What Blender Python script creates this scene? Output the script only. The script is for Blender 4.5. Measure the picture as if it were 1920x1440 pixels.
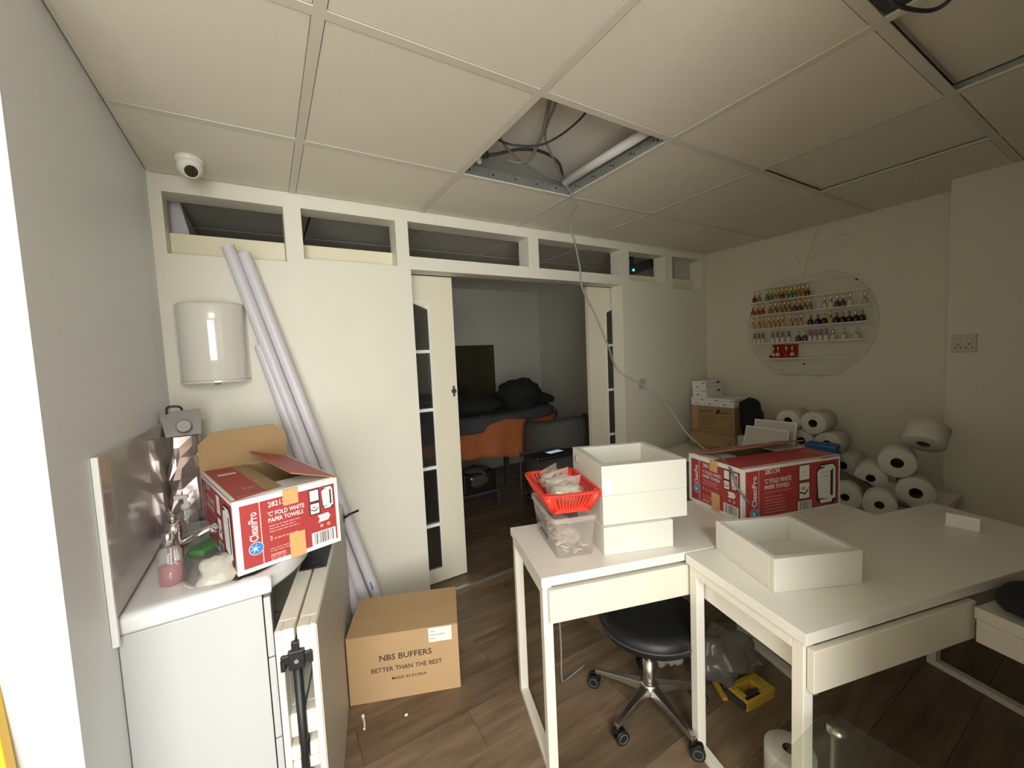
import bpy, bmesh, math, random
from mathutils import Vector, Matrix, noise
R = math.radians
random.seed(7)
SC = bpy.context.scene
COL = SC.collection
for o in list(bpy.data.objects):
    bpy.data.objects.remove(o)

# ------------------------------------------------------------------ camera, world, light, exposure
FPX = 761.12
YAW, PIT, ROL = 0.541808, -0.068992, -0.045145
fw = Vector((math.sin(YAW)*math.cos(PIT), math.cos(YAW)*math.cos(PIT), math.sin(PIT)))
r0 = Vector((math.cos(YAW), -math.sin(YAW), 0)); u0 = r0.cross(fw)
rt = r0*math.cos(ROL)+u0*math.sin(ROL); up = u0*math.cos(ROL)-r0*math.sin(ROL)
cam = bpy.data.cameras.new('camera'); camo = bpy.data.objects.new('camera', cam); COL.objects.link(camo)
camo.matrix_world = Matrix(((rt.x, up.x, -fw.x, 0.388), (rt.y, up.y, -fw.y, 0.0), (rt.z, up.z, -fw.z, 1.492), (0, 0, 0, 1)))
cam.sensor_fit = 'HORIZONTAL'; cam.sensor_width = 36.0; cam.lens = FPX/1920*36.0
cam.clip_start = 0.02; cam.clip_end = 60
SC.camera = camo

W = bpy.data.worlds.new('world'); SC.world = W; W.use_nodes = True
W.node_tree.nodes['Background'].inputs[0].default_value = (0.85, 0.92, 1.0, 1)
W.node_tree.nodes['Background'].inputs[1].default_value = 0.6

def area(name, loc, target, sx, sy, power, color):
    l = bpy.data.lights.new(name, 'AREA'); l.shape = 'RECTANGLE'; l.size = sx; l.size_y = sy
    l.energy = power; l.color = color
    o = bpy.data.objects.new(name, l); COL.objects.link(o); o.location = loc
    d = Vector(target)-Vector(loc)
    o.rotation_euler = d.to_track_quat('-Z', 'Y').to_euler()
    return o
area('shopfront_daylight', (-0.53, -2.27, 1.30), (-0.53, 0, 1.30), 2.1, 2.0, 84, (0.985, 1.0, 0.975))
area('added_fill_light', (0.2275, -1.222, 2.362), (0.2275, -1.222, 0), 0.56, 0.56, 29, (1.0, 0.99, 0.95))  # added fill lamp behind the camera, lifts desk tops and ceiling bounce
SC.cycles.transparent_max_bounces = 24
SC.view_settings.view_transform = 'Standard'
SC.view_settings.look = 'None'
SC.view_settings.exposure = 0.52
SC.view_settings.gamma = 1.0
SC.view_settings.use_curve_mapping = False

# ------------------------------------------------------------------ materials
def mat(name, col, rough=0.5, metal=0.0, bump=0.0, bscale=40.0, var=0.0, vscale=6.0, spec=0.5, coat=0.0, emit=0.0):
    m = bpy.data.materials.new(name); m.use_nodes = True
    nt = m.node_tree; b = nt.nodes['Principled BSDF']
    c = (*col, 1)
    b.inputs['Base Color'].default_value = c
    b.inputs['Roughness'].default_value = rough
    b.inputs['Metallic'].default_value = metal
    b.inputs['Specular IOR Level'].default_value = spec
    b.inputs['Coat Weight'].default_value = coat
    if emit:
        b.inputs['Emission Color'].default_value = c
        b.inputs['Emission Strength'].default_value = emit
    if bump or var:
        tc = nt.nodes.new('ShaderNodeTexCoord')
    if var:
        n = nt.nodes.new('ShaderNodeTexNoise'); n.inputs['Scale'].default_value = vscale; n.inputs['Detail'].default_value = 4
        nt.links.new(tc.outputs['Object'], n.inputs['Vector'])
        mx = nt.nodes.new('ShaderNodeMixRGB'); mx.blend_type = 'MIX'
        mx.inputs[1].default_value = tuple(max(0, v*(1-var)) for v in col)+(1,)
        mx.inputs[2].default_value = tuple(min(1, v*(1+var)) for v in col)+(1,)
        nt.links.new(n.outputs['Fac'], mx.inputs[0]); nt.links.new(mx.outputs[0], b.inputs['Base Color'])
    if bump:
        n2 = nt.nodes.new('ShaderNodeTexNoise'); n2.inputs['Scale'].default_value = bscale; n2.inputs['Detail'].default_value = 3
        nt.links.new(tc.outputs['Object'], n2.inputs['Vector'])
        bp = nt.nodes.new('ShaderNodeBump'); bp.inputs['Strength'].default_value = bump; bp.inputs['Distance'].default_value = 0.004
        nt.links.new(n2.outputs['Fac'], bp.inputs['Height']); nt.links.new(bp.outputs['Normal'], b.inputs['Normal'])
    return m

def clear(name, col, opacity=0.15, rough=0.08, haze=(0.9, 0.9, 0.9), ior=1.45):
    """thin clear plastic / glass sheet: transparent + fresnel gloss + a little haze that lets light through"""
    m = bpy.data.materials.new(name); m.use_nodes = True; nt = m.node_tree
    for n in list(nt.nodes): nt.nodes.remove(n)
    N = nt.nodes.new; L = nt.links.new
    out = N('ShaderNodeOutputMaterial')
    tr = N('ShaderNodeBsdfTransparent'); tr.inputs[0].default_value = (*col, 1)
    gl = N('ShaderNodeBsdfGlossy'); gl.inputs['Roughness'].default_value = rough
    df = N('ShaderNodeBsdfDiffuse'); df.inputs[0].default_value = (*haze, 1)
    tl = N('ShaderNodeBsdfTranslucent'); tl.inputs[0].default_value = (*haze, 1)
    fr = N('ShaderNodeFresnel'); fr.inputs[0].default_value = ior
    h = N('ShaderNodeMixShader'); h.inputs[0].default_value = 0.4
    a = N('ShaderNodeMixShader'); b = N('ShaderNodeMixShader')
    a.inputs[0].default_value = opacity
    L(df.outputs[0], h.inputs[1]); L(tl.outputs[0], h.inputs[2])
    L(tr.outputs[0], a.inputs[1]); L(h.outputs[0], a.inputs[2])
    ge = N('ShaderNodeNewGeometry'); mu = N('ShaderNodeMath'); mu.operation = 'SUBTRACT'; mu.use_clamp = True
    L(fr.outputs[0], mu.inputs[0]); L(ge.outputs['Backfacing'], mu.inputs[1]); L(mu.outputs[0], b.inputs[0])
    L(a.outputs[0], b.inputs[1]); L(gl.outputs[0], b.inputs[2])
    L(b.outputs[0], out.inputs[0])
    return m

def plank_mat():
    m = mat('plank wood', (0.16, 0.115, 0.075), 0.42, bump=0.0)
    nt = m.node_tree; b = nt.nodes['Principled BSDF']
    tc = nt.nodes.new('ShaderNodeTexCoord'); oi = nt.nodes.new('ShaderNodeObjectInfo')
    mp = nt.nodes.new('ShaderNodeMapping'); mp.inputs['Scale'].default_value = (1.2, 9.0, 1.0)
    ad = nt.nodes.new('ShaderNodeVectorMath'); ad.operation = 'ADD'
    sc = nt.nodes.new('ShaderNodeVectorMath'); sc.operation = 'SCALE'; sc.inputs['Scale'].default_value = 17.0
    cb = nt.nodes.new('ShaderNodeCombineXYZ')
    for i in range(3): nt.links.new(oi.outputs['Random'], cb.inputs[i])
    nt.links.new(cb.outputs[0], sc.inputs[0]); nt.links.new(tc.outputs['Object'], ad.inputs[0]); nt.links.new(sc.outputs[0], ad.inputs[1])
    nt.links.new(ad.outputs[0], mp.inputs['Vector'])
    n = nt.nodes.new('ShaderNodeTexNoise'); n.inputs['Scale'].default_value = 2.2; n.inputs['Detail'].default_value = 6; n.inputs['Roughness'].default_value = 0.6
    nt.links.new(mp.outputs[0], n.inputs['Vector'])
    rp = nt.nodes.new('ShaderNodeValToRGB')
    rp.color_ramp.elements[0].position = 0.3; rp.color_ramp.elements[0].color = (0.115, 0.076, 0.046, 1)
    rp.color_ramp.elements[1].position = 0.72; rp.color_ramp.elements[1].color = (0.26, 0.185, 0.118, 1)
    nt.links.new(n.outputs['Fac'], rp.inputs[0])
    hs = nt.nodes.new('ShaderNodeHueSaturation')
    mr = nt.nodes.new('ShaderNodeMapRange'); mr.inputs['To Min'].default_value = 0.8; mr.inputs['To Max'].default_value = 1.2
    nt.links.new(oi.outputs['Random'], mr.inputs['Value']); nt.links.new(mr.outputs[0], hs.inputs['Value'])
    nt.links.new(rp.outputs[0], hs.inputs['Color']); nt.links.new(hs.outputs[0], b.inputs['Base Color'])
    return m

M = dict(
    blocker_dark=mat('dark light-blocker paint', (0.36, 0.33, 0.27), 0.6, var=0.03),  # dark tone cuts bounce light off the added unseen walls
    wall=mat('wall paint', (0.77, 0.735, 0.625), 0.62, bump=0.10, bscale=25, var=0.02),
    wall_l=mat('left wall paint', (0.85, 0.875, 0.91), 0.5, bump=0.12, bscale=9, var=0.025, vscale=3),
    wall_r=mat('light-offset return wall paint', (0.50, 0.495, 0.475), 0.6, bump=0.1, bscale=20, var=0.02),  # darker than the left wall paint to offset strong light on the return
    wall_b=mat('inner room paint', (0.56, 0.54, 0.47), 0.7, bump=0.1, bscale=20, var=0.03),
    part=mat('partition paint', (0.83, 0.805, 0.695), 0.6, bump=0.10, bscale=18, var=0.025),
    ceil=mat('ceiling tile', (0.85, 0.805, 0.69), 0.8, bump=0.08, bscale=120, var=0.02),
    bar=mat('ceiling bar paint', (0.74, 0.70, 0.60), 0.55),
    slab=mat('plenum board', (0.86, 0.83, 0.76), 0.9, var=0.08, vscale=3),
    galv=mat('galvanised steel', (0.52, 0.55, 0.53), 0.35, 0.8, var=0.15, vscale=30),
    cream=mat('cream board', (0.86, 0.80, 0.60), 0.5, var=0.04),
    door=mat('door gloss cream', (0.85, 0.80, 0.64), 0.35, var=0.03),
    glaze=clear('door glass', (0.86, 0.86, 0.84), 0.04, 0.03, (0.4, 0.4, 0.38)),
    floor=mat('sub floor', (0.05, 0.035, 0.022), 0.7),
    plank=plank_mat(),
    white=mat('white melamine', (0.86, 0.83, 0.76), 0.28, var=0.015, coat=0.25),
    drawer=mat('drawer front lacquer', (0.80, 0.755, 0.64), 0.3, var=0.015),
    frame=mat('white powder coat', (0.84, 0.80, 0.72), 0.4),
    tray=mat('white painted wood', (0.72, 0.705, 0.635), 0.45, var=0.03, bump=0.05),
    scuff=mat('peeled paint', (0.80, 0.74, 0.62), 0.8, var=0.08, vscale=40),
    filler=mat('white filler', (0.93, 0.92, 0.88), 0.8),
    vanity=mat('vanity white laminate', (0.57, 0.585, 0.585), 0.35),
    basin=mat('basin ceramic', (0.86, 0.86, 0.87), 0.15, coat=0.4),
    chrome=mat('chrome', (0.75, 0.75, 0.75), 0.12, 1.0),
    brushed=mat('brushed aluminium', (0.55, 0.53, 0.50), 0.3, 1.0),
    black=mat('black plastic', (0.012, 0.012, 0.013), 0.4),
    vinyl=mat('black vinyl', (0.008, 0.009, 0.010), 0.45, bump=0.15, bscale=90),
    rubber=mat('grey wheel rubber', (0.10, 0.095, 0.09), 0.6),
    dark=mat('dark grey plastic', (0.05, 0.05, 0.055), 0.5),
    card=mat('brown cardboard', (0.52, 0.34, 0.175), 0.8, var=0.05, vscale=10, bump=0.05, bscale=60),
    card2=mat('dull cardboard', (0.36, 0.235, 0.12), 0.85, var=0.08, vscale=8),
    cardin=mat('cardboard inside', (0.40, 0.265, 0.13), 0.9, var=0.05, vscale=12),
    tape=mat('parcel tape', (0.72, 0.42, 0.19), 0.25, var=0.08, vscale=25),
    redp=mat('red print', (0.44, 0.05, 0.05), 0.45, var=0.03),
    whitep=mat('white board print', (0.86, 0.85, 0.83), 0.5),
    greyp=mat('grey print', (0.45, 0.42, 0.38), 0.6),
    pinkp=mat('pale red print', (0.76, 0.33, 0.30), 0.5),
    blackp=mat('black print', (0.03, 0.025, 0.025), 0.5),
    bluep=mat('blue print', (0.05, 0.24, 0.62), 0.45),
    inkp=mat('brown black ink', (0.05, 0.035, 0.022), 0.7),
    tube=mat('lilac grey tube', (0.72, 0.695, 0.74), 0.4, var=0.03),
    enamel=mat('white enamel', (0.80, 0.775, 0.70), 0.08, coat=0.6),
    camw=mat('camera white plastic', (0.84, 0.81, 0.73), 0.3),
    lens=mat('smoked lens', (0.02, 0.017, 0.012), 0.08, coat=0.8),
    splash=mat('grey splashback', (0.50, 0.475, 0.465), 0.13, coat=0.5, var=0.06, vscale=4),
    edge=mat('white edge trim', (0.88, 0.88, 0.86), 0.3),
    hdpe=mat('moulded table plastic', (0.80, 0.765, 0.68), 0.5, bump=0.15, bscale=160),
    tside=mat('table top plastic', (0.60, 0.565, 0.50), 0.45, bump=0.12, bscale=120),
    cable=mat('grey cable', (0.25, 0.24, 0.21), 0.5),
    cabled=mat('dark cable', (0.03, 0.035, 0.035), 0.5),
    red=mat('red plastic', (0.80, 0.045, 0.025), 0.35),
    clearp=clear('clear container plastic', (0.98, 0.98, 0.97), 0.16, 0.12, (0.95, 0.93, 0.90), 1.2),
    bagp=clear('clear bag film', (0.98, 0.98, 0.98), 0.34, 0.15, (0.95, 0.92, 0.86), 1.25),
    bagd=clear('dusty bag film', (0.85, 0.85, 0.83), 0.45, 0.15, (0.42, 0.40, 0.37)),
    greybag=clear('grey film', (0.6, 0.58, 0.5), 0.6, 0.2, (0.22, 0.2, 0.14)),
    tips=mat('nail tips ivory', (0.90, 0.83, 0.66), 0.4),
    foil=mat('foil pouch', (0.46, 0.38, 0.36), 0.18, 0.75, var=0.2, vscale=14),
    foild=mat('grey gable foil', (0.22, 0.205, 0.19), 0.35, 0.1),
    cloth=mat('grey stone cloth', (0.62, 0.60, 0.52), 0.9, bump=0.6, bscale=35, var=0.12, vscale=22),
    pinkg=clear('pink soap', (0.95, 0.55, 0.58), 0.35, 0.05, (0.9, 0.38, 0.42)),
    bottleg=clear('clear bottle', (0.95, 0.97, 0.97), 0.22, 0.05, (0.8, 0.8, 0.8)),
    green=mat('green sponge', (0.10, 0.32, 0.10), 0.8),
    gold=mat('gold cap', (0.75, 0.56, 0.20), 0.22, 0.85),
    silver=mat('silver cap', (0.75, 0.73, 0.68), 0.22, 0.85),
    taupe=mat('taupe cap', (0.30, 0.22, 0.18), 0.4),
    mauve=mat('mauve cap', (0.38, 0.24, 0.24), 0.4),
    amber=mat('amber polish', (0.34, 0.19, 0.045), 0.12, coat=0.5),
    honey=mat('honey polish', (0.55, 0.34, 0.12), 0.12, coat=0.5),
    greenn=mat('green polish', (0.06, 0.22, 0.07), 0.12, coat=0.5),
    plum=mat('plum polish', (0.12, 0.025, 0.03), 0.12, coat=0.5),
    redn=mat('red polish', (0.40, 0.02, 0.02), 0.12, coat=0.5),
    blackn=mat('black polish', (0.008, 0.007, 0.009), 0.12, coat=0.5),
    whiten=mat('white polish', (0.72, 0.67, 0.61), 0.2, coat=0.4),
    clearn=mat('pale clear polish', (0.58, 0.53, 0.46), 0.12, coat=0.6),
    acryl=clear('acrylic rack', (0.985, 0.985, 0.98), 0.03, 0.1, (0.8, 0.8, 0.75), 1.08),
    acryle=clear('acrylic shelf edge', (0.96, 0.96, 0.95), 0.85, 0.2, (0.97, 0.96, 0.91), 1.15),
    paper=mat('white tissue paper', (0.66, 0.635, 0.58), 0.9, bump=0.15, bscale=60, var=0.03),
    core=mat('cardboard core', (0.09, 0.06, 0.035), 0.9),
    blue=mat('blue packet', (0.01, 0.09, 0.28), 0.4),
    orange=mat('terracotta sheet', (0.40, 0.115, 0.035), 0.85, bump=0.2, bscale=18, var=0.08),
    darkcl=mat('black cloth', (0.010, 0.011, 0.011), 0.9, bump=0.4, bscale=20),
    greycl=mat('charcoal blanket', (0.05, 0.05, 0.05), 0.95, bump=0.3, bscale=25),
    chairg=mat('dark grey upholstery', (0.075, 0.078, 0.07), 0.7, bump=0.2, bscale=40),
    mirror=mat('mirror glass', (0.22, 0.21, 0.13), 0.08, 0.8),
    darkred=mat('dark red pack', (0.12, 0.012, 0.015), 0.4),
    screen=mat('phone screen', (0.62, 0.72, 0.95), 0.2, emit=0.35),
    ledp=mat('added fill panel glow', (1.0, 0.98, 0.94), 0.4, emit=4.0),  # glow of the added, unseen fill panel
    led=mat('green lamp', (0.05, 0.9, 0.45), 0.3, emit=3.0),
    yellow=mat('yellow plastic', (0.62, 0.40, 0.06), 0.45, var=0.05),
    yellow2=mat('yellow board', (0.85, 0.52, 0.03), 0.5),
    bglass=clear('black table glass', (0.06, 0.07, 0.07), 0.0, 0.03),
    tglass=clear('clear table glass', (0.88, 0.90, 0.85), 0.03, 0.02, (0.4, 0.4, 0.36), 1.35),
    sock=mat('beige socket plastic', (0.60, 0.53, 0.46), 0.4),
)

# ------------------------------------------------------------------ mesh helpers
def newbm(): return bmesh.new()
def box(bm, x0, x1, y0, y1, z0, z1, mi=0, mtx=None, bev=0.0):
    vs = [bm.verts.new((x, y, z)) for x in (x0, x1) for y in (y0, y1) for z in (z0, z1)]
    fs = [(0, 1, 3, 2), (4, 6, 7, 5), (0, 4, 5, 1), (2, 3, 7, 6), (0, 2, 6, 4), (1, 5, 7, 3)]
    F = [bm.faces.new([vs[i] for i in f]) for f in fs]
    for f in F: f.material_index = mi
    if bev:
        ed = list({e for f in F for e in f.edges})
        r = bmesh.ops.bevel(bm, geom=ed, offset=bev, segments=2, affect='EDGES', profile=0.6)
        for f in r['faces']: f.material_index = mi
        vs = list({v for f in F if f.is_valid for v in f.verts} | set(r['verts']))
    if mtx is not None: bmesh.ops.transform(bm, matrix=mtx, verts=vs)
    return vs
def basis(d):
    d = d.normalized(); a = Vector((0, 0, 1)) if abs(d.z) < 0.9 else Vector((1, 0, 0))
    u = d.cross(a).normalized(); return u, d.cross(u).normalized()
def tube(bm, pts, r, seg=8, mi=0, cap=True):
    pts = [Vector(p) for p in pts]; n = len(pts)
    rs = r if isinstance(r, (list, tuple)) else [r]*n
    rings = []; u = None
    for i, p in enumerate(pts):
        d = (pts[min(i+1, n-1)]-pts[max(i-1, 0)])
        if d.length < 1e-9: d = Vector((0, 0, 1))
        d.normalize()
        if u is None: u, v = basis(d)
        else:
            u = (u-d*u.dot(d)).normalized(); v = d.cross(u)
        rings.append([bm.verts.new(p+(u*math.cos(2*math.pi*k/seg)+v*math.sin(2*math.pi*k/seg))*rs[i]) for k in range(seg)])
    for a, b in zip(rings, rings[1:]):
        for k in range(seg):
            f = bm.faces.new((a[k], a[(k+1) % seg], b[(k+1) % seg], b[k])); f.material_index = mi; f.smooth = True
    if cap:
        for rg in (rings[0][::-1], rings[-1]):
            f = bm.faces.new(rg); f.material_index = mi
    return rings
def cyl(bm, p0, p1, r, seg=16, mi=0, r2=None):
    return tube(bm, [p0, p1], [r, r if r2 is None else r2], seg, mi)
def lathe(bm, prof, seg=20, c=(0, 0, 0), mi=0, mtx=None, smooth=True):
    rings = []; vs = []
    for (r, z) in prof:
        if r < 1e-6: rg = [bm.verts.new((c[0], c[1], c[2]+z))]
        else: rg = [bm.verts.new((c[0]+r*math.cos(2*math.pi*k/seg), c[1]+r*math.sin(2*math.pi*k/seg), c[2]+z)) for k in range(seg)]
        rings.append(rg); vs += rg
    for a, b in zip(rings, rings[1:]):
        if len(a) == 1 and len(b) == 1: continue
        for k in range(seg):
            k2 = (k+1) % seg
            if len(a) == 1: f = bm.faces.new((a[0], b[k2], b[k]))
            elif len(b) == 1: f = bm.faces.new((a[k], a[k2], b[0]))
            else: f = bm.faces.new((a[k], a[k2], b[k2], b[k]))
            f.material_index = mi; f.smooth = smooth
    if mtx is not None: bmesh.ops.transform(bm, matrix=mtx, verts=vs)
    return vs
def prism(bm, poly, d0, d1, axis='z', mi=0, mtx=None):
    def P(a, b, d):
        return {'z': (a, b, d), 'y': (a, d, b), 'x': (d, a, b)}[axis]
    A = [bm.verts.new(P(a, b, d0)) for a, b in poly]; B = [bm.verts.new(P(a, b, d1)) for a, b in poly]
    n = len(poly)
    F = [bm.faces.new(A[::-1]), bm.faces.new(B)]
    for i in range(n): F.append(bm.faces.new((A[i], A[(i+1) % n], B[(i+1) % n], B[i])))
    for f in F: f.material_index = mi
    if mtx is not None: bmesh.ops.transform(bm, matrix=mtx, verts=A+B)
    return A+B
def spline(pts, n=8):
    pts = [Vector(p) for p in pts]; out = []
    for i in range(len(pts)-1):
        p0 = pts[max(i-1, 0)]; p1 = pts[i]; p2 = pts[i+1]; p3 = pts[min(i+2, len(pts)-1)]
        for k in range(n):
            t = k/n
            out.append(0.5*((2*p1)+(p2-p0)*t+(2*p0-5*p1+4*p2-p3)*t*t+(3*p1-p0-3*p2+p3)*t**3))
    out.append(pts[-1]); return out
def fin(name, bm, mats, parent=None, bevel=0, smooth=False):
    bmesh.ops.recalc_face_normals(bm, faces=bm.faces[:])
    me = bpy.data.meshes.new(name); bm.to_mesh(me); bm.free()
    for m in (mats if isinstance(mats, (list, tuple)) else [mats]): me.materials.append(M[m] if isinstance(m, str) else m)
    if smooth:
        for p in me.polygons: p.use_smooth = True
    o = bpy.data.objects.new(name, me); COL.objects.link(o)
    if parent: o.parent = parent
    if bevel:
        b = o.modifiers.new('bevel', 'BEVEL'); b.width = bevel; b.segments = 2; b.limit_method = 'ANGLE'; b.angle_limit = R(40)
    return o
def boxpart(name, mats, parent, *dims, bevel=0.0, mtx=None):
    bm = newbm(); box(bm, *dims, mtx=mtx); return fin(name, bm, mats, parent, bevel)
def thing(name, label, cat, loc=(0, 0, 0), rotz=0.0, group=None):
    o = bpy.data.objects.new(name, None); COL.objects.link(o)
    o.location = loc; o.rotation_euler = (0, 0, rotz); o.empty_display_size = 0.05
    o['label'] = label; o['category'] = cat
    if group: o['group'] = group
    return o
def tag(o, label, cat, group=None):
    o['label'] = label; o['category'] = cat
    if group: o['group'] = group
    return o
def struct(o): o['kind'] = 'structure'; return o
def dup(o, loc=None, rotz=None, label=None):
    c = o.copy(); COL.objects.link(c)
    if loc is not None: c.location = loc
    if rotz is not None: c.rotation_euler = (0, 0, rotz)
    if label: c['label'] = label
    for ch in o.children:
        d = ch.copy(); COL.objects.link(d); d.parent = c
        for g in ch.children:
            e = g.copy(); COL.objects.link(e); e.parent = d
    return c
_DG = None
def textmesh(s, bold=0.0, spacing=1.0):
    cu = bpy.data.curves.new('t', 'FONT'); cu.body = s; cu.size = 1.0; cu.offset = bold; cu.space_character = spacing
    cu.resolution_u = 2
    ob = bpy.data.objects.new('t', cu); COL.objects.link(ob)
    dg = bpy.context.evaluated_depsgraph_get()
    me = bpy.data.meshes.new_from_object(ob.evaluated_get(dg))
    bpy.data.objects.remove(ob); bpy.data.curves.remove(cu)
    return me
class Print:
    """flat print on one face: u right, v up, in metres; every layer a hair above the last"""
    def __init__(s, mtx, mats):
        s.bm = newbm(); s.m = mtx; s.mats = mats; s.l = 0.0004
    def lay(s): s.l += 0.00025
    def poly(s, pts, mi):
        f = s.bm.faces.new([s.bm.verts.new(s.m @ Vector((u, v, s.l))) for u, v in pts]); f.material_index = s.mats.index(mi)
    def rect(s, u0, v0, u1, v1, mi): s.poly([(u0, v0), (u1, v0), (u1, v1), (u0, v1)], mi)
    def disc(s, u, v, r, mi, n=20): s.poly([(u+r*math.cos(2*math.pi*k/n), v+r*math.sin(2*math.pi*k/n)) for k in range(n)], mi)
    def text(s, t, u, v, h, mi, width=None, vert=False, bold=0.0):
        me = textmesh(t, bold)
        xs = [q.co.x for q in me.vertices]; ys = [q.co.y for q in me.vertices]
        x0, x1, y0 = min(xs), max(xs), 0.0
        k = h/0.7; kx = k if width is None else width/(x1-x0)
        vs = []
        for q in me.vertices:
            a = (q.co.x-x0)*kx; b = (q.co.y-y0)*k
            if vert: a, b = -b, a
            vs.append(s.bm.verts.new(s.m @ Vector((u+a, v+b, s.l))))
        for p in me.polygons:
            try:
                f = s.bm.faces.new([vs[i] for i in p.vertices]); f.material_index = s.mats.index(mi)
            except ValueError: pass
        bpy.data.meshes.remove(me)
    def done(s, name, parent):
        me = bpy.data.meshes.new(name); s.bm.to_mesh(me); s.bm.free()
        for m in s.mats: me.materials.append(M[m])
        o = bpy.data.objects.new(name, me); COL.objects.link(o); o.parent = parent; return o
def frame(o, u, n):
    """matrix: u axis, v = z up unless given, normal n, origin o"""
    u = Vector(u); n = Vector(n); v = n.cross(u)
    return Matrix(((u.x, v.x, n.x, o[0]), (u.y, v.y, n.y, o[1]), (u.z, v.z, n.z, o[2]), (0, 0, 0, 1)))
def wallgrid(bm, us, vs, holes, d0, d1, axis):
    """slab in the (u,v) plane between depths d0 and d1 with rectangular holes given as (u0,u1,v0,v1)"""
    us = sorted(set(us+[h[0] for h in holes]+[h[1] for h in holes])); vs = sorted(set(vs+[h[2] for h in holes]+[h[3] for h in holes]))
    def P(u, v, d): return {'y': (u, d, v), 'x': (d, u, v), 'z': (u, v, d)}[axis]
    cache = {}
    def V(i, j, d):
        k = (i, j, d)
        if k not in cache: cache[k] = bm.verts.new(P(us[i], vs[j], d))
        return cache[k]
    nu, nv = len(us)-1, len(vs)-1
    def solid(i, j):
        if i < 0 or j < 0 or i >= nu or j >= nv: return False
        cu, cv = (us[i]+us[i+1])/2, (vs[j]+vs[j+1])/2
        return not any(h[0] < cu < h[1] and h[2] < cv < h[3] for h in holes)
    for i in range(nu):
        for j in range(nv):
            if not solid(i, j): continue
            bm.faces.new((V(i, j, d0), V(i+1, j, d0), V(i+1, j+1, d0), V(i, j+1, d0)))
            bm.faces.new((V(i, j, d1), V(i, j+1, d1), V(i+1, j+1, d1), V(i+1, j, d1)))
            for (di, dj, a, b) in ((-1, 0, (i, j), (i, j+1)), (1, 0, (i+1, j), (i+1, j+1)), (0, -1, (i, j), (i+1, j)), (0, 1, (i, j+1), (i+1, j+1))):
                if not solid(i+di, j+dj): bm.faces.new((V(*a, d0), V(*b, d0), V(*b, d1), V(*a, d1)))

# ================================================================== ROOM
H = 2.371; WY = 2.389; RX = 4.04; TZ = 2.52
# --- walls
bm = newbm(); wallgrid(bm, [0.0, RX], [0.0, TZ], [(0.046, 0.52, 2.023, 2.297), (0.60, 1.086, 2.045, 2.302), (1.16, 2.009, 2.106, 2.307),
    (2.095, 2.917, 2.104, 2.310), (3.0, 3.45, 2.070, 2.304), (3.544, 3.975, 2.025, 2.312), (1.163, 2.915, 0.0, 2.030)], WY, WY+0.125, 'y')
# the door hole reaches the floor
struct(fin('wall_back', bm, 'part'))
struct(boxpart('wall_left', 'wall_l', None, -0.12, 0.0, 1.168, 4.9, 0, TZ))
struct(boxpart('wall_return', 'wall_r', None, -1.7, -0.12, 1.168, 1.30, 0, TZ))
struct(boxpart('wall_far_left', 'wall', None, -1.82, -1.7, -2.45, 1.30, 0, TZ))
struct(boxpart('wall_right', 'wall', None, RX, RX+0.12, -2.45, WY+0.125, 0, TZ))
bm = newbm(); wallgrid(bm, [-1.82, RX+0.12], [0.0, TZ], [(-1.65, 0.55, 0.25, 2.32)], -2.45, -2.33, 'y')
struct(fin('wall_front', bm, 'wall'))
struct(boxpart('wall_blocker_near', 'blocker_dark', None, 1.21, RX, -0.14, -0.02, 0, H+0.1))  # unseen wall added to keep window light off the right side
struct(boxpart('wall_blocker_side', 'blocker_dark', None, 1.21, 1.33, -2.33, -0.14, 0, H+0.1))  # second unseen light blocker, shapes the falloff to the right
win = struct(bpy.data.objects.new('window_1', None)); COL.objects.link(win); win.location = (0, 0, 0)
bm = newbm()
for x in (-1.65, -0.57, 0.50): box(bm, x, x+0.05, -2.42, -2.36, 0.25, 2.32)
for z in (0.25, 2.27): box(bm, -1.65, 0.55, -2.42, -2.36, z, z+0.05)
fin('window_frame', bm, 'edge', win)
for a, b in ((-1.60, -0.57), (-0.52, 0.50)): boxpart('pane', 'bottleg', win, a, b, -2.395, -2.385, 0.30, 2.27)
pil = struct(boxpart('wall_pier', 'wall', None, 3.776, RX, -0.2, 0.715, 0, H+0.10))
# back room shell
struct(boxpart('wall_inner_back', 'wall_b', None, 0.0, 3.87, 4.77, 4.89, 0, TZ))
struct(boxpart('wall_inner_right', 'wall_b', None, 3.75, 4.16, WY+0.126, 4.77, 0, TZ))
# --- floor
fl = struct(boxpart('floor', 'floor', None, -1.82, RX+0.12, -3.2, 4.89, -0.08, -0.004))
PW, PL = 0.19, 1.22
lens = {}
row = 0; y = -0.19
def plank(x0, x1, y0, y1):
    k = (round(x1-x0, 3), round(y1-y0, 3))
    if k not in lens:
        b = newbm(); box(b, 0.0008, k[0]-0.0008, 0.0008, k[1]-0.0008, -0.004, 0.0)
        lens[k] = fin('plank', b, 'plank', fl); o = lens[k]
    else:
        o = lens[k].copy(); COL.objects.link(o)
    o.location = (x0, y0, 0)
while y < 4.77:
    y1 = min(y+PW, 4.77); xmin = 0.0; xmax = RX if y1 < 2.5 else 3.75
    x = xmin-[0.0, 0.42, 0.83, 0.21, 0.63][row % 5]
    while x < xmax:
        a, b = max(x, xmin), min(x+PL, xmax)
        if b-a > 0.01: plank(a, b, y, y1)
        x += PL
    y = y1; row += 1
bm = newbm()
for k in range(15): box(bm, -1.70, RX, -3.08+k*PW+0.001, min(-3.08+(k+1)*PW, -0.19)-0.001, -0.004, 0.0)
for k in range(7): box(bm, -1.70, 0.0, -0.19+k*PW+0.001, min(-0.19+(k+1)*PW, 1.168)-0.001, -0.004, 0.0)
o = fin('plank_field', bm, 'plank', fl); o['kind'] = 'stuff'
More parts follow.
